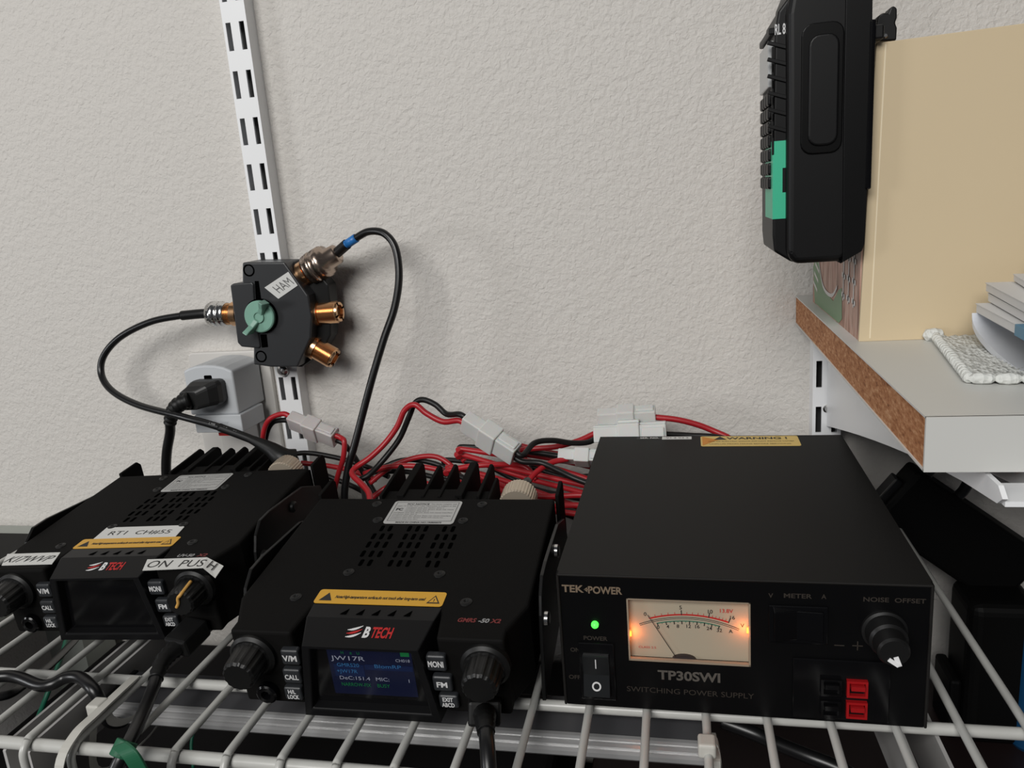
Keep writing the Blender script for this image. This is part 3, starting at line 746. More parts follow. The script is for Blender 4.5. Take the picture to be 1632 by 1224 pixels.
def pl259(o, d, par, m_, name='coaxial_plug', L_=20, k=1.0):
    b = MB(); n = 48; X, Y, Z = frame_from(d); rings = []
    prof = [(0, 8.4), (1, 8.9), (3.5, 8.9), (3.6, 9.3), (5.2, 9.3), (5.3, 8.8), (7.2, 8.8), (7.3, 9.3), (12.5, 9.3), (12.6, 8.6), (14.5, 8.4), (15, 6.2), (L_ - 1, 5.8), (L_, 4.4)]
    for z, r in prof:
        z *= k; r *= k
        kn_ = .28 if 9.2 < r else 0
        rings.append([Vector(o) + Z * z + (X * math.cos(2 * math.pi * k / n) + Y * math.sin(2 * math.pi * k / n)) * (r + (kn_ if k % 2 else 0)) for k in range(n)])
    b.loft(rings, 0, True, True); return b.build(name, m_, par)


c_up0 = A5(690, 292, 225) - o0; c_up1 = A5(850, 196, 225) - o0; d_up = (c_up1 - c_up0).normalized()
c_m0 = A5(758, 488, 225) - o0; d_m = (A5(885, 478, 225) - o0 - c_m0).normalized()
c_l0 = A5(742, 655, 225) - o0; d_l = (A5(840, 712, 225) - o0 - c_l0).normalized()
so239(c_up0 + d_up * 1, d_up, asw); so239(c_m0, d_m, asw); so239(c_l0, d_l, asw)
c_in = A5(345, 490, 223) - o0; d_in = (A5(215, 492, 223) - o0 - c_in).normalized()
so239(c_in - d_in * 2, d_in, asw, 12)
b = MB(); c = A5(582, 768, 236) - o0; b.lathe(c + Vector((0, 1, 0)), (0, -1, 0), [(0, 4.6), (1.5, 4.4), (3.2, 2.8), (3.8, .5)], seg=20); b.build('mounting_screw', chrome, asw)

# ================================================================ COAX CABLES


def cable(name, pts, r, m_, label, cat, group=None, base=None, n=8):
    b = MB(); b.tube(pts, r, 0, seg=14, n=n); o = b.build(name, m_, None, base=base); return tag(o, label, cat, group)


# left coax: from the switch's left plug round and down to the left radio's antenna socket
RL = Matrix.Rotation(0.038, 4, 'Z') @ Matrix.Rotation(-0.026, 4, 'Y') @ Matrix.Rotation(0.082, 4, 'X')
end_l = Vector((-256.7, 146.7, 57.2)) + RL @ Vector((47, 19, -7.5))
RM = Matrix.Rotation(0.017, 4, 'Z') @ Matrix.Rotation(0.005, 4, 'Y') @ Matrix.Rotation(0.123, 4, 'X')
end_m = Vector((-85.6, 100.1, 58.2)) + RM @ Vector((47, 19, -7.5))
p_in = c_in + o0
cx1 = empty('coaxial_cable', p_in, 'black coaxial cable looping left from the antenna switch down to the leftmost radio', 'coaxial cable')
path = [(p_in + d_in * 17), at(322, 500, Y=222), at(290, 503, Y=222), at(240, 513, Y=221), at(192, 537, Y=220), at(165, 568, Y=218), at(162, 598, Y=214), at(180, 624, Y=204), at(222, 646, Y=192), at(290, 664, Y=178), at(350, 681, Y=174), at(400, 700, Y=172), at(432, 716, Y=171), at(452, 730, Y=170), end_l + Vector((1, 6, 4)), end_l + Vector((0, 1, 1))]
b = MB(); b.tube([p - p_in for p in path], 2.6, 0, seg=14); b.build('sheath', rubber, cx1)
pl259(c_in + o0 - p_in + d_in * 5, d_in, cx1, chrome, L_=15)
b = MB(); b.tube([p - p_in for p in path[0:3]], 3.6, 0, seg=14); b.build('strain_relief', black, cx1)
b = MB(); b.tube([p - p_in for p in path[10:15]], 2, 0, seg=14, radii=lambda t: 3.0 + 4.2 * min(1, max(0, t - .25) * 2.2)); b.build('plug_boot', black, cx1)
b = MB()   # printed words along the sheath
S_ = spline(path, 8)
def along(word, i0, h=2.2):
    k = i0
    for ch in word:
        p, q = S_[k], S_[k + 1]; d_ = (q - p).normalized(); nrm = (CAM - p); nrm = (nrm - d_ * nrm.dot(d_)).normalized(); up_ = nrm.cross(d_)
        if up_.z < 0: up_ = -up_
        b.text(ch, p + nrm * 2.66 - p_in, d_, up_, h, 0, bold=.01); k += 1
        if k >= len(S_) - 2: break
# a few characters spread along the lower run
run = S_[8 * 9:8 * 12]
tot = [0]
for i in range(len(run) - 1): tot.append(tot[-1] + (run[i + 1] - run[i]).length)
txt = 'LMR TYPE  COAXIAL  CABLE'; s0, s1 = tot[-1] * .35, tot[-1] * .98
for i, ch in enumerate(txt):
    if ch == ' ': continue
    s = s0 + (s1 - s0) * i / len(txt)
    k = max(j for j in range(len(tot)) if tot[j] <= s); k = min(k, len(run) - 2)
    f = (s - tot[k]) / max(1e-6, tot[k + 1] - tot[k]); p = run[k].lerp(run[k + 1], f); d_ = (run[k + 1] - run[k]).normalized()
    nrm = Vector((.1, -.75, .65)); nrm = (nrm - d_ * nrm.dot(d_)).normalized(); up_ = nrm.cross(d_)
    b.text(ch, p + nrm * 2.68 - p_in, d_, up_, 1.7, 0)
b.build('sheath_lettering', mat('faint_white_print', (.25, .25, .25), .5), cx1)

p_up = c_up0 + o0
cx2 = empty('coaxial_cable', p_up, 'black coaxial cable with blue tape band, arching down behind the middle radio', 'coaxial cable')
e0 = p_up + d_up * 29
path2 = [e0 - d_up * 3, at(553, 389, Y=219), at(568, 379, Y=218), at(588, 369, Y=217), at(612, 372, Y=214), at(630, 395, Y=211), at(636, 440, Y=207), at(629, 490, Y=203), at(612, 540, Y=198), at(594, 600, Y=192), at(578, 660, Y=187), at(565, 710, Y=182), at(555, 745, Y=179), at(549, 790, Y=176), at(556, 815, Y=176), at(590, 828, Y=176), at(690, 826, Y=172), at(790, 815, Y=155), end_m + Vector((1, 14, 2)), end_m + Vector((0, -1, 0))]
P2 = [p - p_up for p in path2]
b = MB(); b.tube(P2, 2.6, 0, seg=14); b.build('sheath', rubber, cx2)
pl259(d_up * 4, d_up, cx2, warm_nickel, L_=22, k=1.22)
b = MB(); b.tube([P2[0], (P2[0] + P2[1]) / 2, P2[1]], 3.7, 0, seg=14); b.build('strain_relief', black, cx2)
b = MB(); b.tube([P2[1], P2[2]], 3.1, 0, seg=16, n=2); b.tube([P2[1] - (P2[2] - P2[1]) * .12, P2[1]], 3.1, 0, seg=16, n=2); b.build('blue_band', bluetape, cx2)

# ================================================================ OUTLET, ADAPTER, PLUG
ot = empty('wall_outlet', (-294, WY, 55), 'white wall outlet plate partly behind the grey plug-in adapter', 'outlet')
b = MB(); b.prism(rrect(-35, -52, 35, 66, 4), 1, -5, 0); b.build('cover_plate', mat('white_outlet_plastic', (0.60, 0.58, 0.55), 0.4), ot, 1.2)
MB().prism(rrect(-17, -40, 17, 55, 3), 1, -6.5, -5).build('receptacle', mat('white_outlet_plastic', (0, 0, 0)), ot, .5)
ad_ = empty('plug_in_adapter', (-287, 244, 66), 'pale grey plug-in surge adapter on the wall outlet with a black plug in it', 'adapter')
gp = mat('pale_grey_plastic', (0.50, 0.52, 0.54), 0.42)
pr = [(-19.5, 15), (20.5, 15), (20.5, 48), (14, 51), (7, 52.5), (-1, 53), (-9, 52.5), (-15, 51), (-19.5, 49)]
b = MB(); b.prism(pr, 1, -39, 0); b.build('housing', gp, ad_, 1.5, 3)
b = MB(); b.prism(rrect(-16, 1.5, 23, 15.2, 1), 1, -41, -8); b.build('lower_cover', gp, ad_, .8)
b = MB(); b.text('Power', (6, -41.1, 9.5), X_, Zv, 3.6, 0, width=13, shear=.2); b.build('cover_lettering', mat('light_emboss_grey', (.42, .44, .46), .4), ad_)
b = MB(); b.prism(rrect(-3, 39.6, 3.4, 45.4, 1), 1, -39.12, -38.5, 0); b.build('ground_hole', deep, ad_)
b = MB(); b.prism(rrect(-1, -2.5, 12, 2, .6), 1, -36, -14, 0); b.build('red_indicator', mat('red_indicator_plastic', (.35, .01, .01), .4), ad_)
# power cord
pc0 = Vector((-283, 204, 100))
pc = empty('plugged_power_cable', pc0, 'thick black power cord with ribbed plug, plugged into the grey adapter', 'power cord')
b = MB()
rings = []
for (cx, cy, cz, hw, hh) in ((-2, 0.8, 0, 12, 9), (-2, -5, 0, 12, 9.5), (-2.5, -9, 0, 11.5, 9), (-5, -14, -1, 9, 8), (-10, -18, -3, 7, 7)):
    r = rrect(-hw, -hh, hw, hh, min(hw, hh) * .4, 3); rings.append([(cx + p[0], cy, cz + p[1]) for p in r])
b.loft(rings, 0, sm=False); b.build('plug', mat('soft_black_plug_rubber', (.010, .010, .010), .45), pc, .8)
sp = [Vector(p) for p in ((-8, -18, -2), (-15, -20, -4), (-21, -19.5, -8), (-26, -18, -14), (-29, -17, -20))]
Ssp = spline(sp, 8)
b = MB(); b.tube(Ssp, 5, 0, seg=16, smooth=False, radii=lambda t: 5.8 - 2.0 * t + (.7 if int(t * 16) % 2 else -.3)); b.build('ribbed_strain_relief', black, pc)
cp = [Ssp[-2], Ssp[-1]] + [at(u, v, Y=Y_) - pc0 for u, v, Y_ in ((271, 690, 190), (266, 720, 192), (265, 755, 196), (270, 800, 205), (290, 840, 214))] + [Vector((48, 24, -94))]
b = MB(); b.tube(cp, 3.6, 0, seg=14); b.build('cord', rubber, pc)

# ================================================================ WIRE HARNESS CONNECTORS


def connector(c, d, up_, label, m_, s=1.0, name='wire_connector'):
    """two mated rectangular housings with a wider latch collar"""
    X = Vector(d).normalized(); Y = Vector(up_); Y = (Y - X * Y.dot(X)).normalized(); Z = X.cross(Y)
    t = empty(name, c, label, 'wire connector', 'white plastic wire connectors')
    def blk(x0, x1, hy, hz): return MB().obox(X * ((x0 + x1) / 2 * s), X, Y, Z, (x1 - x0) / 2 * s, hy * s, hz * s)
    q = blk(-20, -6, 6.8, 4.2)
    for k in (-1, 1): q.obox(X * (-13 * s) + Z * (-4.4 * s) + Y * (k * 3.4 * s), X, Y, Z, 7 * s, 2.2 * s, .7 * s)
    q.build('plug_housing', m_, t, .8)
    q = blk(-7, 5, 8.6, 5.8); q.obox(X * (-1 * s) + Z * (-6.4 * s), X, Y, Z, 5.8 * s, 3 * s, .9 * s); q.build('latch_collar', m_, t, .9)
    q = blk(4, 19, 7.2, 4.6)
    q.obox(X * (12 * s) + Y * (7.6 * s), X, Y, Z, 6 * s, .9 * s, 3 * s)
    for k in (-1, 1): q.obox(X * (12 * s) + Z * (-5 * s) + Y * (k * 3.6 * s), X, Y, Z, 7 * s, 2.2 * s, .7 * s)
    q.build('socket_housing', m_, t, .8)
    return t, X, Y, Z


def wire(pts, m_, label, group=None, r=1.9, name='power_wire'):
    return cable(name, pts, r, m_, label, 'wire', group, n=8)


c1 = at(500, 684, Y=196); dx1 = at(545, 702, Y=193) - at(455, 666, Y=199)
_, X1, Y1, Z1 = connector(c1, dx1, (0.1, -.55, .8), 'clear plastic wire connector below the antenna switch, in front of the left rail', clear_nylon, .98)
L0 = c1 - X1 * 19; R0_ = c1 + X1 * 18.5
wire([L0 + Y1 * 3.4 + X1, L0 + Y1 * 3.6 - X1 * 6 + Vector((0, 0, .5)), at(430, 668, Y=197), at(420, 690, Y=198), at(421, 720, Y=199), at(440, 752, Y=200), at(470, 800, Y=198)], redw, 'red wire curving from the left end of the clear connector')
wire([L0 - Y1 * 3.2 + X1, L0 - Y1 * 3.4 - X1 * 6, at(434, 674, Y=202), at(424, 696, Y=203), at(425, 722, Y=204), at(445, 752, Y=206), at(476, 802, Y=205)], blackw, 'black wire curving from the left end of the clear connector')
wire([R0_ + Y1 * 3 - X1, R0_ + Y1 * 3 + X1 * 5, at(549, 705, Y=189), at(547, 730, Y=188), at(538, 760, Y=188), at(530, 800, Y=186), at(528, 850, Y=184)], redw, 'red wire dropping from the right end of the clear connector beside the coax')
wire([R0_ - Y1 * 3 - X1, R0_ - Y1 * 3 + X1 * 5, at(556, 716, Y=196), at(567, 731, Y=198), at(578, 752, Y=199), at(600, 790, Y=198)], blackw, 'black wire leaving the right end of the clear connector')

c2 = at(782, 698, Y=172); dx2 = at(826, 726, Y=168) - at(737, 668, Y=177)
_, X2, Y2, Z2 = connector(c2, dx2, (0.2, -.5, .85), 'milky white wire connector above the middle radio, tilted down to the right', nylon, 1.06)
L0 = c2 - X2 * 20.5; R0_ = c2 + X2 * 19.5
wire([L0 - Y2 * 3.2 + X2 * 1.5, L0 - Y2 * 3.4 - X2 * 5, at(706, 672, Y=180), at(680, 659, Y=182), at(661, 645, Y=183), at(645, 654, Y=183), at(633, 680, Y=182), at(614, 706, Y=178), at(590, 729, Y=172), at(566, 746, Y=166), at(562, 757, Y=160), at(577, 772, Y=150), at(588, 786, Y=140), at(590, 805, Y=128)], redw, 'red wire peaking over the middle radio, from milky connector to heatsink', r=2.0)
wire([L0 + Y2 * 3.2 + X2 * 1.5, L0 + Y2 * 3.4 - X2 * 5, at(712, 660, Y=184), at(694, 645, Y=187), at(674, 637, Y=189), at(661, 643, Y=190), at(652, 664, Y=189), at(636, 700, Y=186), at(610, 734, Y=180), at(588, 757, Y=172), at(573, 766, Y=168), at(579, 778, Y=160), at(583, 800, Y=144)], blackw, 'black wire peaking over the middle radio, from milky connector to heatsink', r=2.0)
wire([R0_ + Y2 * 3 - X2 * 1.5, R0_ + Y2 * 3 + X2 * 5, at(852, 706, Y=178), at(880, 702, Y=184), at(912, 706, Y=190), at(940, 704, Y=196), at(960, 690, Y=206)], blackw, 'black wire arching from the milky connector toward the power supply')
wire([R0_ - Y2 * 3 - X2 * 1.5, R0_ - Y2 * 3 + X2 * 6, at(862, 738, Y=170), at(890, 750, Y=166), at(915, 762, Y=162), at(950, 775, Y=160)], blackw, 'black wire slanting from the milky connector down beside the power supply')

c3 = at(1000, 667, Y=212); connector(c3, at(1040, 664, Y=212) - at(960, 668, Y=212), (0, -.3, 1), 'white wire connector behind the power supply, topmost, with a red wire to the right', nylon, 1.0)
c4 = at(1006, 690, Y=201); connector(c4, at(1066, 688, Y=201) - at(950, 693, Y=201), (0, -1, .25), 'white wire connector lying along the rear edge of the power supply', nylon, 1.22)
c5 = at(930, 729, Y=182); connector(c5, at(962, 730, Y=182) - at(896, 727, Y=182), (0, -.8, .6), 'white wire connector poking out left of the power supply', nylon, .82)
wire([at(1022, 664, Y=211), at(1045, 665, Y=211), at(1080, 669, Y=211), at(1112, 677, Y=211), at(1140, 688, Y=210), at(1165, 700, Y=206), at(1190, 722, Y=202), at(1200, 760, Y=200)], redw, 'red wire arching right behind the power supply from the topmost white connector', r=2.0)
wire([at(1062, 692, Y=202), at(1100, 694, Y=204), at(1150, 698, Y=204), at(1185, 716, Y=203), at(1190, 760, Y=200)], blackw, 'black wire running right behind the power supply rear edge')
wire([at(966, 682, Y=210), at(945, 692, Y=207), at(920, 703, Y=203), at(885, 712, Y=198), at(840, 716, Y=196), at(800, 722, Y=198)], redw, 'red wire rising to the topmost white connector from the wire bundle')
wire([at(905, 731, Y=178), at(880, 737, Y=174), at(858, 750, Y=166), at(842, 768, Y=158), at(834, 790, Y=150), at(833, 815, Y=144)], redw, 'red wire curving down from the white connector toward the beige antenna plug')

# coiled slack of the power leads between the radios, the wall and the power supply
def lead(pts, m_, r=1.9): 
    col = 'red' if m_ is redw else 'black'
    lab = {'red': 'red power lead in the tangled bundle between the middle radio and the wall', 'black': 'black power lead in the tangled bundle between the middle radio and the wall'}[col]
    return wire(pts, m_, lab, col + ' leads in the tangled bundle behind the middle radio', r)


# (u0,v0) -> (u1,v1) runs with a sag, each with its own distance from the wall
runs = [
    (738, 716, 196, 830, 732, 190, 940, 765, 176, 0), (735, 724, 199, 820, 748, 188, 945, 778, 172, 0), (745, 731, 203, 840, 762, 190, 950, 792, 172, 0),
    (742, 712, 206, 860, 722, 200, 955, 742, 190, 1), (790, 700, 214, 870, 720, 208, 960, 735, 200, 0), (770, 738, 210, 850, 778, 194, 945, 800, 176, 1),
    (720, 745, 196, 800, 765, 184, 930, 812, 166, 0), (715, 752, 190, 790, 782, 176, 925, 828, 160, 1), (712, 733, 204, 760, 738, 200, 820, 752, 196, 1),
    (715, 750, 186, 760, 742, 182, 830, 742, 190, 0), (770, 762, 178, 850, 790, 165, 935, 790, 160, 0), (790, 778, 172, 860, 806, 160, 925, 806, 154, 0),
    (800, 792, 165, 870, 812, 156, 930, 822, 150, 0), (850, 745, 200, 900, 760, 196, 960, 760, 190, 1), (840, 725, 210, 900, 735, 206, 960, 750, 198, 0),
]
for (ua, va, ya, ub, vb, yb_, uc, vc, yc, k) in runs:
    lead([at(ua - 4, va + 5, Y=ya - 3), at(ua, va, Y=ya), at(ub, vb, Y=yb_), at(uc, vc, Y=yc), at(uc + 25, vc + 22, Y=yc - 4)], blackw if k else redw)
# arcs to the left of the heatsink fins
lead([at(590, 770, Y=196), at(622, 745, Y=200), at(660, 730, Y=203), at(695, 728, Y=203), at(722, 745, Y=200), at(745, 775, Y=194)], redw)
lead([at(575, 765, Y=204), at(610, 745, Y=207), at(645, 733, Y=209), at(690, 738, Y=208), at(722, 755, Y=204), at(750, 790, Y=196)], blackw)
lead([at(580, 755, Y=194), at(620, 744, Y=194), at(665, 743, Y=194), at(710, 752, Y=192), at(745, 770, Y=188)], redw)
lead([at(560, 752, Y=212), at(600, 752, Y=208), at(650, 752, Y=206), at(710, 765, Y=200), at(760, 780, Y=194)], blackw)
lead([at(585, 800, Y=172), at(620, 775, Y=180), at(660, 768, Y=184), at(705, 778, Y=182), at(745, 800, Y=176)], redw)
lead([at(590, 790, Y=184), at(640, 782, Y=186), at(690, 790, Y=184), at(740, 815, Y=176)], blackw)
lead([at(600, 818, Y=168), at(650, 800, Y=174), at(700, 806, Y=172), at(750, 820, Y=164)], redw)
lead([at(440, 735, Y=214), at(480, 722, Y=216), at(530, 728, Y=216), at(580, 742, Y=213), at(620, 760, Y=208)], blackw)
lead([at(480, 738, Y=206), at(520, 742, Y=208), at(560, 750, Y=206), at(600, 765, Y=202)], redw)
lead([at(500, 750, Y=196), at(530, 762, Y=198), at(562, 775, Y=196), at(600, 795, Y=188)], blackw)

# ================================================================ MICROPHONE CORDS
def radio_pt(t, M, v): return Vector(t.location) / MM + M @ Vector(v)


def mic_cord(M, t, pts, label, plug_h):
    j = radio_pt(t, M, (51, -121, -35)); e = empty('microphone_cord', j, label, 'microphone cord')
    dv = (pts[0] - j).normalized()
    b = MB(); X, Y, Z = frame_from(dv, (1, 0, 0)); b.obox(Vector((0, 0, 0)) + dv * plug_h * .5, X, Y, Z, 7, 5.2, plug_h * .5); b.build('plug', black, e, 1.4)
    P = [dv * (plug_h - 2)] + [p - j for p in pts]
    b = MB(); S = spline(P, 8); b.tube(S[:14], 5, 0, smooth=False, seg=14, radii=lambda t_: 4.8 - 1.6 * t_ + (.5 if int(t_ * 13) % 2 else -.2)); b.build('ribbed_strain_relief', black, e)
    b = MB(); b.tube(P, 3.1, 0, seg=14); b.build('cord', rubber, e)
    return e


mic_cord(RL, lef, [at(258, 1056, Y=4), at(243, 1100, Y=-12), at(222, 1150, Y=-36), at(203, 1190, Y=-51), at(186, 1224, Y=-57), at(175, 1260, Y=-60), at(165, 1400, Y=-64)], 'black microphone cord from the leftmost radio, tied to the shelf edge in green', 18)
mic_cord(RM, mid, [at(773, 1150, Y=-36), at(776, 1180, Y=-46), at(779, 1224, Y=-54), at(781, 1260, Y=-57), at(781, 1400, Y=-60)], 'black microphone cord hanging straight down from the middle radio', 13)

# green hook tie
ti = empty('green_cable_tie', at(196, 1196, Y=-54), 'dark green strap tie holding the left microphone cord to the front rod', 'cable tie')
g0 = Vector(ti.location) / MM; gm = mat('dark_green_strap', (0.008, 0.10, 0.045), .6)
b = MB(); dn = (at(186, 1224, Y=-57) - at(203, 1190, Y=-51)).normalized(); X, Y, Z = frame_from(dn, (1, 0, 0)); ring = []
for k in range(20): a = 2 * math.pi * k / 20; ring.append(X * 4.6 * math.cos(a) + Y * 4.6 * math.sin(a))
b.loft([[p + Z * -4 for p in ring], [p + Z * 3 for p in ring]], 0); b.build('wrap', gm, ti, .5)
b = MB(); tl = [(at(u, v, Y=Y_) - g0) for u, v, Y_ in ((190, 1186, -58), (203, 1196, -62), (214, 1210, -63), (226, 1232, -62), (232, 1250, -60))]
S = spline(tl, 5)
b.loft([[p + Vector((4, 0, 2)), p + Vector((4, -1.2, 2)), p + Vector((-3.4, -1.2, -1.4)), p + Vector((-3.4, 0, -1.4))] for p in S]); b.build('tail', gm, ti, .3)

# ================================================================ LIGHT BAR, TIES, LOOSE CORDS UNDER THE DECK
lb = empty('light_bar', (-91, 4, -46), 'white ribbed light bar tied under the wire shelf', 'light bar')
b = MB(); b.box((-152, -4, 22), (152, 26, 30)); b.build('housing', mat('dim_grey_plastic', (.07, .07, .075), .35), lb, 1)
b = MB()
prof = [(-1, 30.6), (-3, 30.4), (-4, 29.4), (-4.2, 28.2), (-5.6, 28.6), (-7, 27.4), (-7, 26), (-8.4, 26.2), (-9.6, 24.6), (-9.8, 21), (-8.6, 18.4), (-4, 17.4), (-1, 18)]
prof = [(y, 30.6 - (30.6 - z) * .55) for y, z in prof]
b.prism(prof, 0, -152, 152); b.build('ribbed_cover', mat('white_diffuser_plastic', (.42, .42, .42), .25, metal=.4), lb)
for s_ in (-1, 1): MB().box((s_ * 153 - 1.5, -9.5, 21), (s_ * 153 + 1.5, 26, 30.8)).build('end_cap', black, lb, .5)

zt_m = mat('natural_nylon_tie', (0.50, 0.49, 0.45), .4)


def ziptie(xw, y, label, tail):
    t = empty('zip_tie', (xw, y, 0), label, 'zip tie', 'pale zip ties on the wire shelf')
    b = MB(); loop = [(0, -4, 2.2), (2.4, -4, .5), (3.6, -6, -6), (3.6, 4, -14), (2.6, 26, -20), (0, 28, -34), (-2.6, 2, -36), (-3.6, -14, -28), (-3.2, -9, -6), (-2, -4, .8)]
    S = spline(loop, 5, True); b.loft([[p + Vector((0, 2.3, .3)), p + Vector((0, -2.3, .3)), p + Vector((0, -2.3, -.9)), p + Vector((0, 2.3, -.9))] for p in S + [S[0]]], caps=False); b.build('strap', zt_m, t)
    MB().box((-5.6, -10, -3), (1.6, -2, 3.5)).build('head', zt_m, t, 1.2, 3)
    b = MB(); S = spline([Vector(p) for p in tail], 6)
    b.loft([[p + Vector((2.3, 0, .4)), p + Vector((-2.3, 0, .4)), p + Vector((-2.3, 0, -.6)), p + Vector((2.3, 0, -.6))] for p in S]); b.build('tail', zt_m, t)
    return t


ziptie(-221, -16, 'pale zip tie round a wire at the left end of the light bar', [(1.2, 18, 1.0), (2.6, 4, 2.2), (3.2, -14, 2.4), (3, -27, 1.6), (2.6, -38, -6), (2.4, -44, -30)])
ziptie(63, -14, 'pale zip tie under the power supply at the right end of the light bar', [(0, 14, -9), (1, 2, -8), (1, -6, -9), (1, -10, -24), (1, -10, -36)])

cable('loose_cord', [at(-60, 1090, Z=6), at(0, 1078, Z=5.5), at(30, 1080, Z=4.5), at(62, 1092, Z=3), at(82, 1091, Z=3.5), at(105, 1080, Z=5), at(128, 1080, Z=6), at(148, 1098, Z=5), at(162, 1122, Z=-3), at(172, 1148, Z=-14), at(195, 1150, Z=-24), at(215, 1128, Z=-30), at(250, 1120, Z=-36)], 3.0, rubber, 'black cord snaking over the far left wires and down under the zip tie', 'cord')
cable('loose_cord', [at(-40, 1112, Z=-12), at(10, 1108, Z=-14), at(40, 1090, Z=-22), at(80, 1060, Z=-40), at(120, 1020, Z=-60)], 2.4, rubber, 'black cord passing beneath the wires at the far left', 'cord')
cable('loose_cord', [at(1150, 1150, Z=-14), at(1200, 1168, Z=-16), at(1240, 1186, Z=-20), at(1290, 1206, Z=-24), at(1340, 1226, Z=-26), at(1400, 1262, Z=-30)], 3.2, rubber, 'black cord running under the wires below the power supply', 'cord')
gw = mat('green_cord_sheath', (0.01, 0.12, 0.07), .5)
cable('thin_green_cable', [at(112, 990, Z=-60), at(100, 1040, Z=-62), at(78, 1100, Z=-70), at(58, 1150, Z=-90)], 1.6, gw, 'thin dark green cord below the wires at the far left', 'cord')
cable('thin_green_cable', [at(392, 1035, Z=-40), at(396, 1100, Z=-70), at(313, 1160, Z=-80), at(308, 1224, Z=-100)], 1.0, gw, 'thin green cord hanging under the wires left of the middle radio', 'cord')

# ================================================================ HANDHELD RADIO, CARTON, CLOTH, PAPERS
YH = 82


def A1(x, y, Y=YH): return at(1200 + x / 2.782, y / 2.782, Y=Y)


ho_ = Vector((117, 93, 184)); hr = empty('handheld_radio', ho_, 'black handheld radio clipped to the left side of the cream carton', 'radio')
def hp(pts, Y=YH): return [((A1(x, y, Y) - ho_).x, (A1(x, y, Y) - ho_).z) for x, y in pts]
def hz(x, y, Y=YH): p = A1(x, y, Y) - ho_; return p.x, p.z
mid_x = 0
# main body: rounded box section with chamfered toe
sec = hp([(150, 1128), (185, 1172), (385, 1160), (480, 1115), (492, 1080), (510, 800), (530, 200), (520, 60), (480, -60), (460, -160), (210, -160), (170, -60), (150, 60), (152, 400)])
hb_m = mat('handheld_black_plastic', (0.0032, 0.0032, 0.0035), .45, spec=.25)
b = MB(); b.prism(sec, 1, YH - 93, YH - 93 + 56); b.build('body', hb_m, hr, 3.0, 4)
fr = hp([(93, 1050), (100, 1120), (180, 1168), (215, 1160), (215, -160), (190, -60), (118, 40), (103, 130), (95, 600)])
b = MB(); b.prism(fr, 1, YH - 93 + 5, YH - 93 + 51); b.build('front_cover', hb_m, hr, 2.5, 3)
# battery pack seam and belt clip
b = MB(); b.prism(hp([(395, 1155), (385, 1168), (480, 1112), (492, 1080), (505, 800), (524, 260), (528, -40), (410, -40), (400, 500)]), 1, YH - 94.6, YH - 93 + 57); b.build('battery_pack', mat('battery_black_plastic', (.0018, .0018, .002), .42, spec=.2), hr, 2, 3)
p0 = hz(245, 160); p1 = hz(372, 640)
b = MB(); b.prism(rrect(min(p0[0], p1[0]), p1[1], max(p0[0], p1[0]), p0[1], 4.5), 1, YH - 95.4, YH - 92); b.build('push_to_talk_key', hb_m, hr, .9, 3)
q0 = hz(215, 110); q1 = hz(392, 672)
b = MB(); b.prism(rrect(q0[0], q1[1], q1[0], q0[1], 4.8), 1, YH - 94.2, YH - 92); b.build('key_surround', mat('gloss_key_surround', (.002, .002, .002), .35, spec=.2), hr, .5)
b = MB()
for k in range(6):
    y0 = 190 + 75 * k; c = hz(128, y0)
    x_, z_ = c
    b.obox((x_ - 1.3, YH - 93 + 5, z_), (1, 0, -.35), (0, 1, 0), (.35, 0, 1), 4.2, .8, .8)
    b.obox((x_ - 3.2, YH - 93 + 5, z_ - 6), (0, 0, 1), (0, 1, 0), (1, 0, 0), 5.5, .6, .5)
b.build('grip_ribs', hb_m, hr, .3)
p0 = hz(78, 165); p1 = hz(100, 375)
MB().box((p0[0], YH - 93 + 10, p1[1]), (p1[0] + 2, YH - 93 + 46, p0[1])).build('display_window', mat('pale_grey_screen', (.42, .43, .43), .25), hr, .6)
b = MB(); cx_, cz_ = hz(90, 140); b.box((cx_ - 1, YH - 93 + 8, cz_), (cx_ + 5, YH - 93 + 48, cz_ + 3)); b.build('display_brow', hb_m, hr, .6)
for k in range(7):
    z0_ = hz(85, 400 + 64 * k)[1]; xk = hz(84, 400 + 64 * k)[0]
    for j in range(4):
        q = MB(); q.box((xk - .6, YH - 93 + 11 + 9 * j, z0_ - 5.6), (xk + 5, YH - 93 + 18 + 9 * j, z0_)); q.build('keypad_button', hb_m, hr, 1, 3)
tz0, tz1 = hz(125, 622)[1], hz(125, 972)[1]; tx0, tx1 = hz(96, 700)[0], hz(152, 700)[0]
zb, zc_ = hz(125, 745)[1], hz(125, 855)[1]; xi = hz(137, 800)[0]
yt_ = YH - 93 + 4.6
b = MB(); b.poly([(tx0, yt_, tz0), (tx0, yt_, tz1), (tx1, yt_, tz1), (tx1, yt_, zc_), (xi, yt_, zc_), (xi, yt_, zb), (tx1, yt_, zb), (tx1, yt_, tz0)][::-1])
b.box((tx0 - .3, yt_, tz1), (tx0, yt_ + 30, tz0)); b.build('green_tape', green_tape, hr)
b = MB(); cc_ = hz(126, 120); b.text('RL 8', (cc_[0], YH - 93 + 4.7, cc_[1]), (0.25, 0, 1) if False else (1, 0, 0), (0, 0, 1), 4.2, 0, width=4.6, bold=.02); b.build('model_lettering', whiteink, hr)
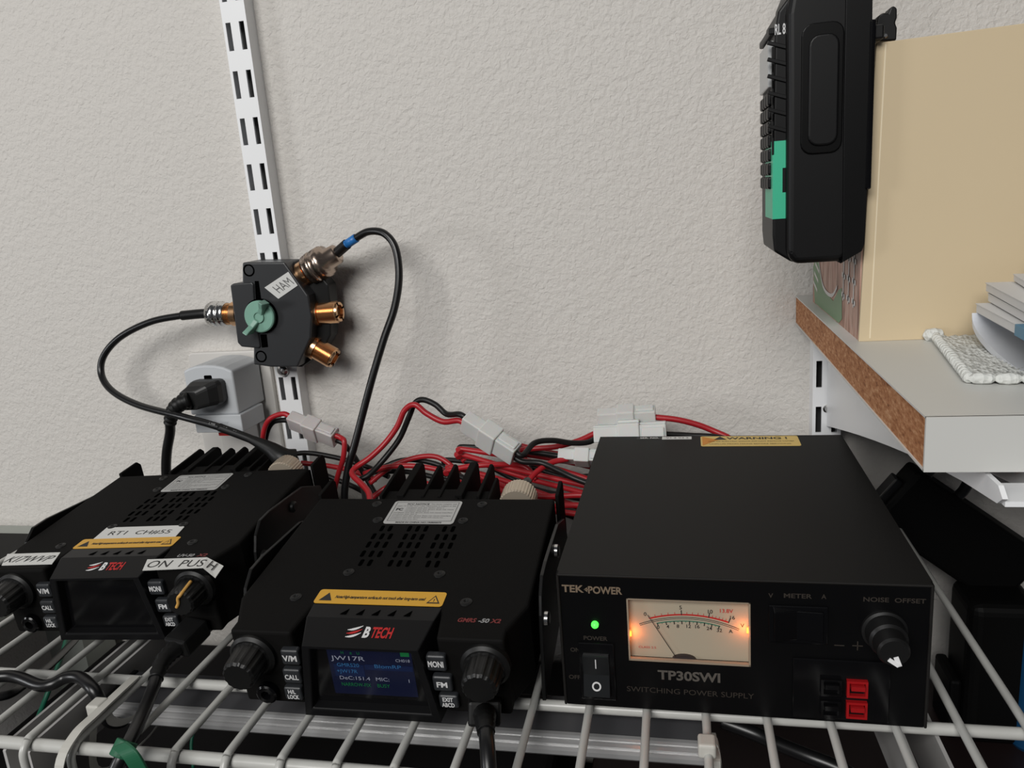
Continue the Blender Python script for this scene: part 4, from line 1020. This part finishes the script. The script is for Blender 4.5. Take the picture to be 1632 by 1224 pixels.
# belt clip over the carton's wall
b = MB(); b.box((19.8, -14, 30), (22.2, 14, 100)); b.build('belt_clip', gloss_black, hr, .8)
b = MB(); b.box((18, -12, 92), (26, 12, 98)); b.build('clip_bridge', black, hr, 1)
b = MB(); b.prism([((at(u, v, Y=97) - ho_).x, (at(u, v, Y=97) - ho_).z) for u, v in ((1390, 66), (1386, 38), (1392, 36), (1397, 43), (1400, 25), (1408, 20), (1416, 21), (1420, 11), (1425, 9), (1430, 13), (1430, 28), (1427, 36), (1430, 44), (1429, 64))], 1, 4, 14); b.build('clip_lever', black, hr, .8)
b = MB(); b.lathe(at(1411, 57, Y=97) - ho_ - Vector((0, .7, 0)), (0, 1, 0), [(0, .7), (.4, 1.1), (12, 1.1)], seg=16); b.build('clip_hinge_pin', chrome, hr)
b = MB(); b.lathe((4, 12, 160), (0, 0, 1), [(-40, 6), (0, 6), (4, 5), (110, 3.6), (112, 2)], seg=20); b.build('antenna', rubber, hr)
b = MB(); b.lathe((2, -14, 158), (0, 0, 1), [(-40, 6.5), (0, 6.5), (1, 6)], seg=24); b.build('volume_knob', black, hr)

ca = empty('carton', (196, 152, ZT), 'open carton with cream front and printed left side on the particleboard shelf', 'carton')
printm = mat('printed_food_photo', (.4, .25, .2), .45)
ramp_color(printm, [(0.35, (.20, .09, .055)), (.47, (.42, .22, .16)), (.56, (.50, .33, .26)), (.68, (.30, .15, .10))], 55, 4, (1, 3, .6))
cx0 = 137.8 - 196
MB().box((cx0 + .1, -62, 0), (cx0 + 1.4, 66, 127.5)).build('left_panel', printm, ca)
MB().box((cx0 + 1.5, 65, 0), (120, 67, 127.5)).build('back_panel', cream, ca)
MB().box((118.5, -62, 0), (120, 65, 127.5)).build('right_panel', cream, ca)
MB().box((cx0 + 1.4, -62, 0), (118, 65, 1.2)).build('bottom_panel', cream, ca)
b = MB(); b.prism([(cx0 - .3, 0), (120, 0), (120, 136), (cx0 + 3.4, 131.6)], 1, -65, -62.6); b.build('front_panel', cream, ca, .3)
b = MB(); b.prism([(cx0 + 4.2, 1.5), (cx0 + 4.8, 1.5), (cx0 + 7.4, 130.8), (cx0 + 6.8, 130.8)], 1, -65.12, -64.9); b.build('fold_line', mat('pale_fold_line', (.78, .67, .48), .5), ca)
b = MB(); xs_ = cx0 - .06
b.poly([(xs_, 58, 0.5), (xs_, 66, 22), (xs_, 50, 34), (xs_, 40, 20), (xs_, 24, 12), (xs_, 0, 10), (xs_, -14, 18), (xs_, -22, 20), (xs_, -24, 4), (xs_, -16, .5)], 0)
b.build('green_print', mat('sage_green_print', (.17, .27, .15), .5), ca)
b = MB(); pts_ = [(52, 36), (43, 24), (32, 15), (18, 12), (2, 13), (-10, 19)]
S = spline([(xs_ - .12, y, z) for y, z in pts_], 6); b.loft([[p + Vector((0, 0, 1)), p + Vector((.05, 0, 1)), p + Vector((.05, 0, -1)), p + Vector((0, 0, -1))] for p in S])
for k in range(3): b.poly([(xs_ - .1, 64 - 3 * k, 12 + 6 * k), (xs_ - .1, 50 - 3 * k, 8 + 6 * k), (xs_ - .1, 50 - 3 * k, 10 + 6 * k), (xs_ - .1, 64 - 3 * k, 14 + 6 * k)])
for k in range(3):
    for j in range(3): b.poly([(xs_ - .1, -22 - 12 * k, 16 + 10 * j), (xs_ - .1, -30 - 12 * k, 15 + 10 * j), (xs_ - .1, -30 - 12 * k, 17.5 + 10 * j), (xs_ - .1, -22 - 12 * k, 18.5 + 10 * j)])
    b.poly([(xs_ - .1, -25 - 12 * k, 14), (xs_ - .1, -27 - 12 * k, 14), (xs_ - .1, -27 - 12 * k, 40), (xs_ - .1, -25 - 12 * k, 40)])
b.build('white_print', mat('white_carton_print', (.62, .60, .58), .5), ca)

# woven mat
clm = mat('off_white_yarn', (.64, .65, .62), .85); bump(clm, 500, .6, .0012, kind='vor')
mt_ = empty('woven_mat', (200, 45, ZT), 'white crocheted mat on the shelf board under the papers', 'mat')
b = MB(); nx, ny = 44, 40; vs = []; fs = []
P00, P10, P11, P01 = Vector((157.5, 3)), Vector((247, -10)), Vector((262, 76)), Vector((169.5, 84))
for j in range(ny + 1):
    for i in range(nx + 1):
        u, v = i / nx, j / ny; p = P00.lerp(P10, u).lerp(P01.lerp(P11, u), v)
        z = 1.6 + .55 * math.cos(i * math.pi) * math.cos(j * math.pi) + .5 * math.sin(u * 9)
        vs.append((p.x - 200, p.y - 45, z)); 
        if i and j: a = j * (nx + 1) + i; fs.append((a, a - 1, a - nx - 2, a - nx - 1))
b.add(vs, fs, 0, True); b.box((157.5 - 200 + 13, 5 - 45, .1), (60, 30, 1)); b.build('weave', clm, mt_)
b = MB()
def beads(A, B, n):
    for k in range(n):
        p = A.lerp(B, (k + .5) / n); d_ = (B - A).normalized(); q = Vector((p.x - 200, p.y - 45, 2.2)); L_ = (B - A).length / n * .56
        b.lathe(q - Vector((d_.x, d_.y, 0)) * L_, (d_.x, d_.y, 0), [(0, .6), (L_ * .4, 1.9), (L_, 2.2), (L_ * 1.6, 1.9), (L_ * 2, .6)], seg=10)
beads(P00, P10, 11); beads(P00, P01, 20)
b.lathe(Vector((P01.x - 200 - 5, P01.y - 45, 2.6)), (1, .1, 0), [(0, .6), (1.5, 2.8), (5, 3.2), (8, 2.4), (9, .5)], seg=12)
b.build('scalloped_edge', clm, mt_)


# stack of paper pads
def pad(c, ang, sx_, sy_, z0, h, label, mcol, name='paper_pad', side=None):
    t = empty(name, (c[0], c[1], z0), label, 'papers', None, rot=(0, 0, ang))
    b = MB(); b.box((0, 0, .5), (sx_, sy_, h - .5)); b.build('page_block', mcol, t, .3)
    b = MB(); b.box((-.4, -.4, h - .5), (sx_ + .4, sy_ + .4, h)); b.box((-.4, -.4, 0), (sx_ + .4, sy_ + .4, .5)); b.build('cover', side or mcol, t)
    return t


paperw = mat('white_paper', (.66, .66, .66), .6)
# sagging folder under the pads
fo = empty('curled_booklet', (174, 66, ZT), 'thick white booklet sagging open under the pads at right', 'booklet')
gw_ = mat('glossy_white_card', (.62, .64, .68), .3)
fb = Vector((174, 66, ZT))
edge = [at(u, v, X=178) for u, v in ((1549, 499), (1550, 512), (1559, 530), (1578, 552), (1602, 573), (1632, 594))]
edge.append(edge[-1] + Vector((0, -14, -1)))
b = MB(); S = spline(edge, 6); back = Vector((95, 3, 0))
rings = [[p - fb, p + back - fb, p + back - fb - Vector((0, .8, 2.8)), p - fb - Vector((0, .8, 2.8))] for p in S]
b.loft(rings, 0, True, False); b.build('lower_pages', gw_, fo, .3)


def pad(x, y, ztop, hgt, ang, sx_, sy_, label, corner=False):
    """pad lying flat: x, y is its back left corner, ztop its upper face"""
    t = empty('paper_pad', (x, y, ztop - hgt), label, 'papers', 'paper pads stacked at the right edge', rot=(0, 0, ang))
    b = MB(); b.box((0, -sx_, 0.3), (sy_, 0, hgt - .3)); b.build('page_block', paperw, t, .3)
    b = MB(); b.box((-.3, -sx_ - .3, hgt - .3), (sy_ + .3, .3, hgt)); b.build('cover_sheet', paperw, t)
    if corner: b = MB(); b.box((-.5, -81, -.05), (14, -51, hgt + .05)); b.build('blue_corner', mat('blue_print_corner', (.05, .20, .33), .4), t, .2)
    return t


pad(179.9, 66, 163.2, 4.2, -.07, 80, 95, 'white paper pad with a blue corner, lowest in the stack at right', True)
pad(184.8, 67.5, 167.2, 3.8, -.11, 80, 90, 'white paper pad second from the bottom of the stack at right')
pad(184.6, 70, 171.4, 4.0, -.12, 84, 95, 'wide white paper pad second from the top of the stack at right')
pad(194.4, 68, 174.8, 3.2, -.19, 70, 60, 'small white paper pad topmost in the stack at the right edge')
zz0 = 158.5
b = MB(); b.lathe((210, 60, zz0 + 18.8), (0, 0, 1), [(0, 4), (1, 7), (7, 8), (13, 6), (15, 2)], seg=24)
tag(b.build('plastic_bag', mat('smoky_clear_plastic', (.35, .32, .34), .2, trans=.5)), 'small smoky plastic lump on top of the paper pads', 'bag')

# ================================================================ BEHIND THE POWER SUPPLY, RIGHT
bk_m = mat('matt_black_brick', (.003, .003, .003), .55, spec=.12)
c = at(1518, 850, Y=208); xa = (at(1632, 890, Y=200) - at(1437, 758, Y=200)).normalized()
br = empty('power_brick', c, 'slanted black power brick hanging on the wall behind the power supply', 'power adapter')
zb_ = Vector((0, -1, 0)); ya = zb_.cross(xa)
b = MB(); b.obox((0, 0, 0), xa, ya, zb_, 48, 22, 12); b.build('housing', bk_m, br, 3, 3)
b = MB(); b.obox(-xa * 50, xa, ya, zb_, 3, 10, 6); b.build('cord_grommet', rubber, br, 1)
cable('looped_black_cable', [at(1463, 800, Y=205), at(1470, 775, Y=208), at(1478, 755, Y=210), at(1500, 735, Y=215), at(1530, 735, Y=215), at(1545, 755, Y=212), at(1537, 780, Y=208), at(1515, 800, Y=204)], 3.4, rubber, 'black cord looping up from the slanted power brick under the shelf board', 'cord')
mc = at(1575, 1010, Y=188)
sp_ = empty('black_speaker', (mc.x + 2, 188, -137), 'tall black box standing under the slanted power brick at right', 'speaker')
b = MB(); b.box((-19, -18, 0), (22, 22, 98)); b.build('housing', bk_m, sp_, 7, 4)
b = MB(); b.box((-26, -12, 0), (-19, 20, 42)); b.build('side_block', bk_m, sp_, 2)
bl = MB(); bl.lathe((at(1652, 1030, Y=180).x, 176, -137), (0, 0, 1), [(0, 11), (3, 13), (80, 13), (90, 9), (96, 5), (104, 5)], seg=32)
tag(bl.build('blue_bottle', mat('deep_blue_plastic', (.005, .05, .13), .35)), 'deep blue bottle cut by the right edge of the picture', 'bottle')
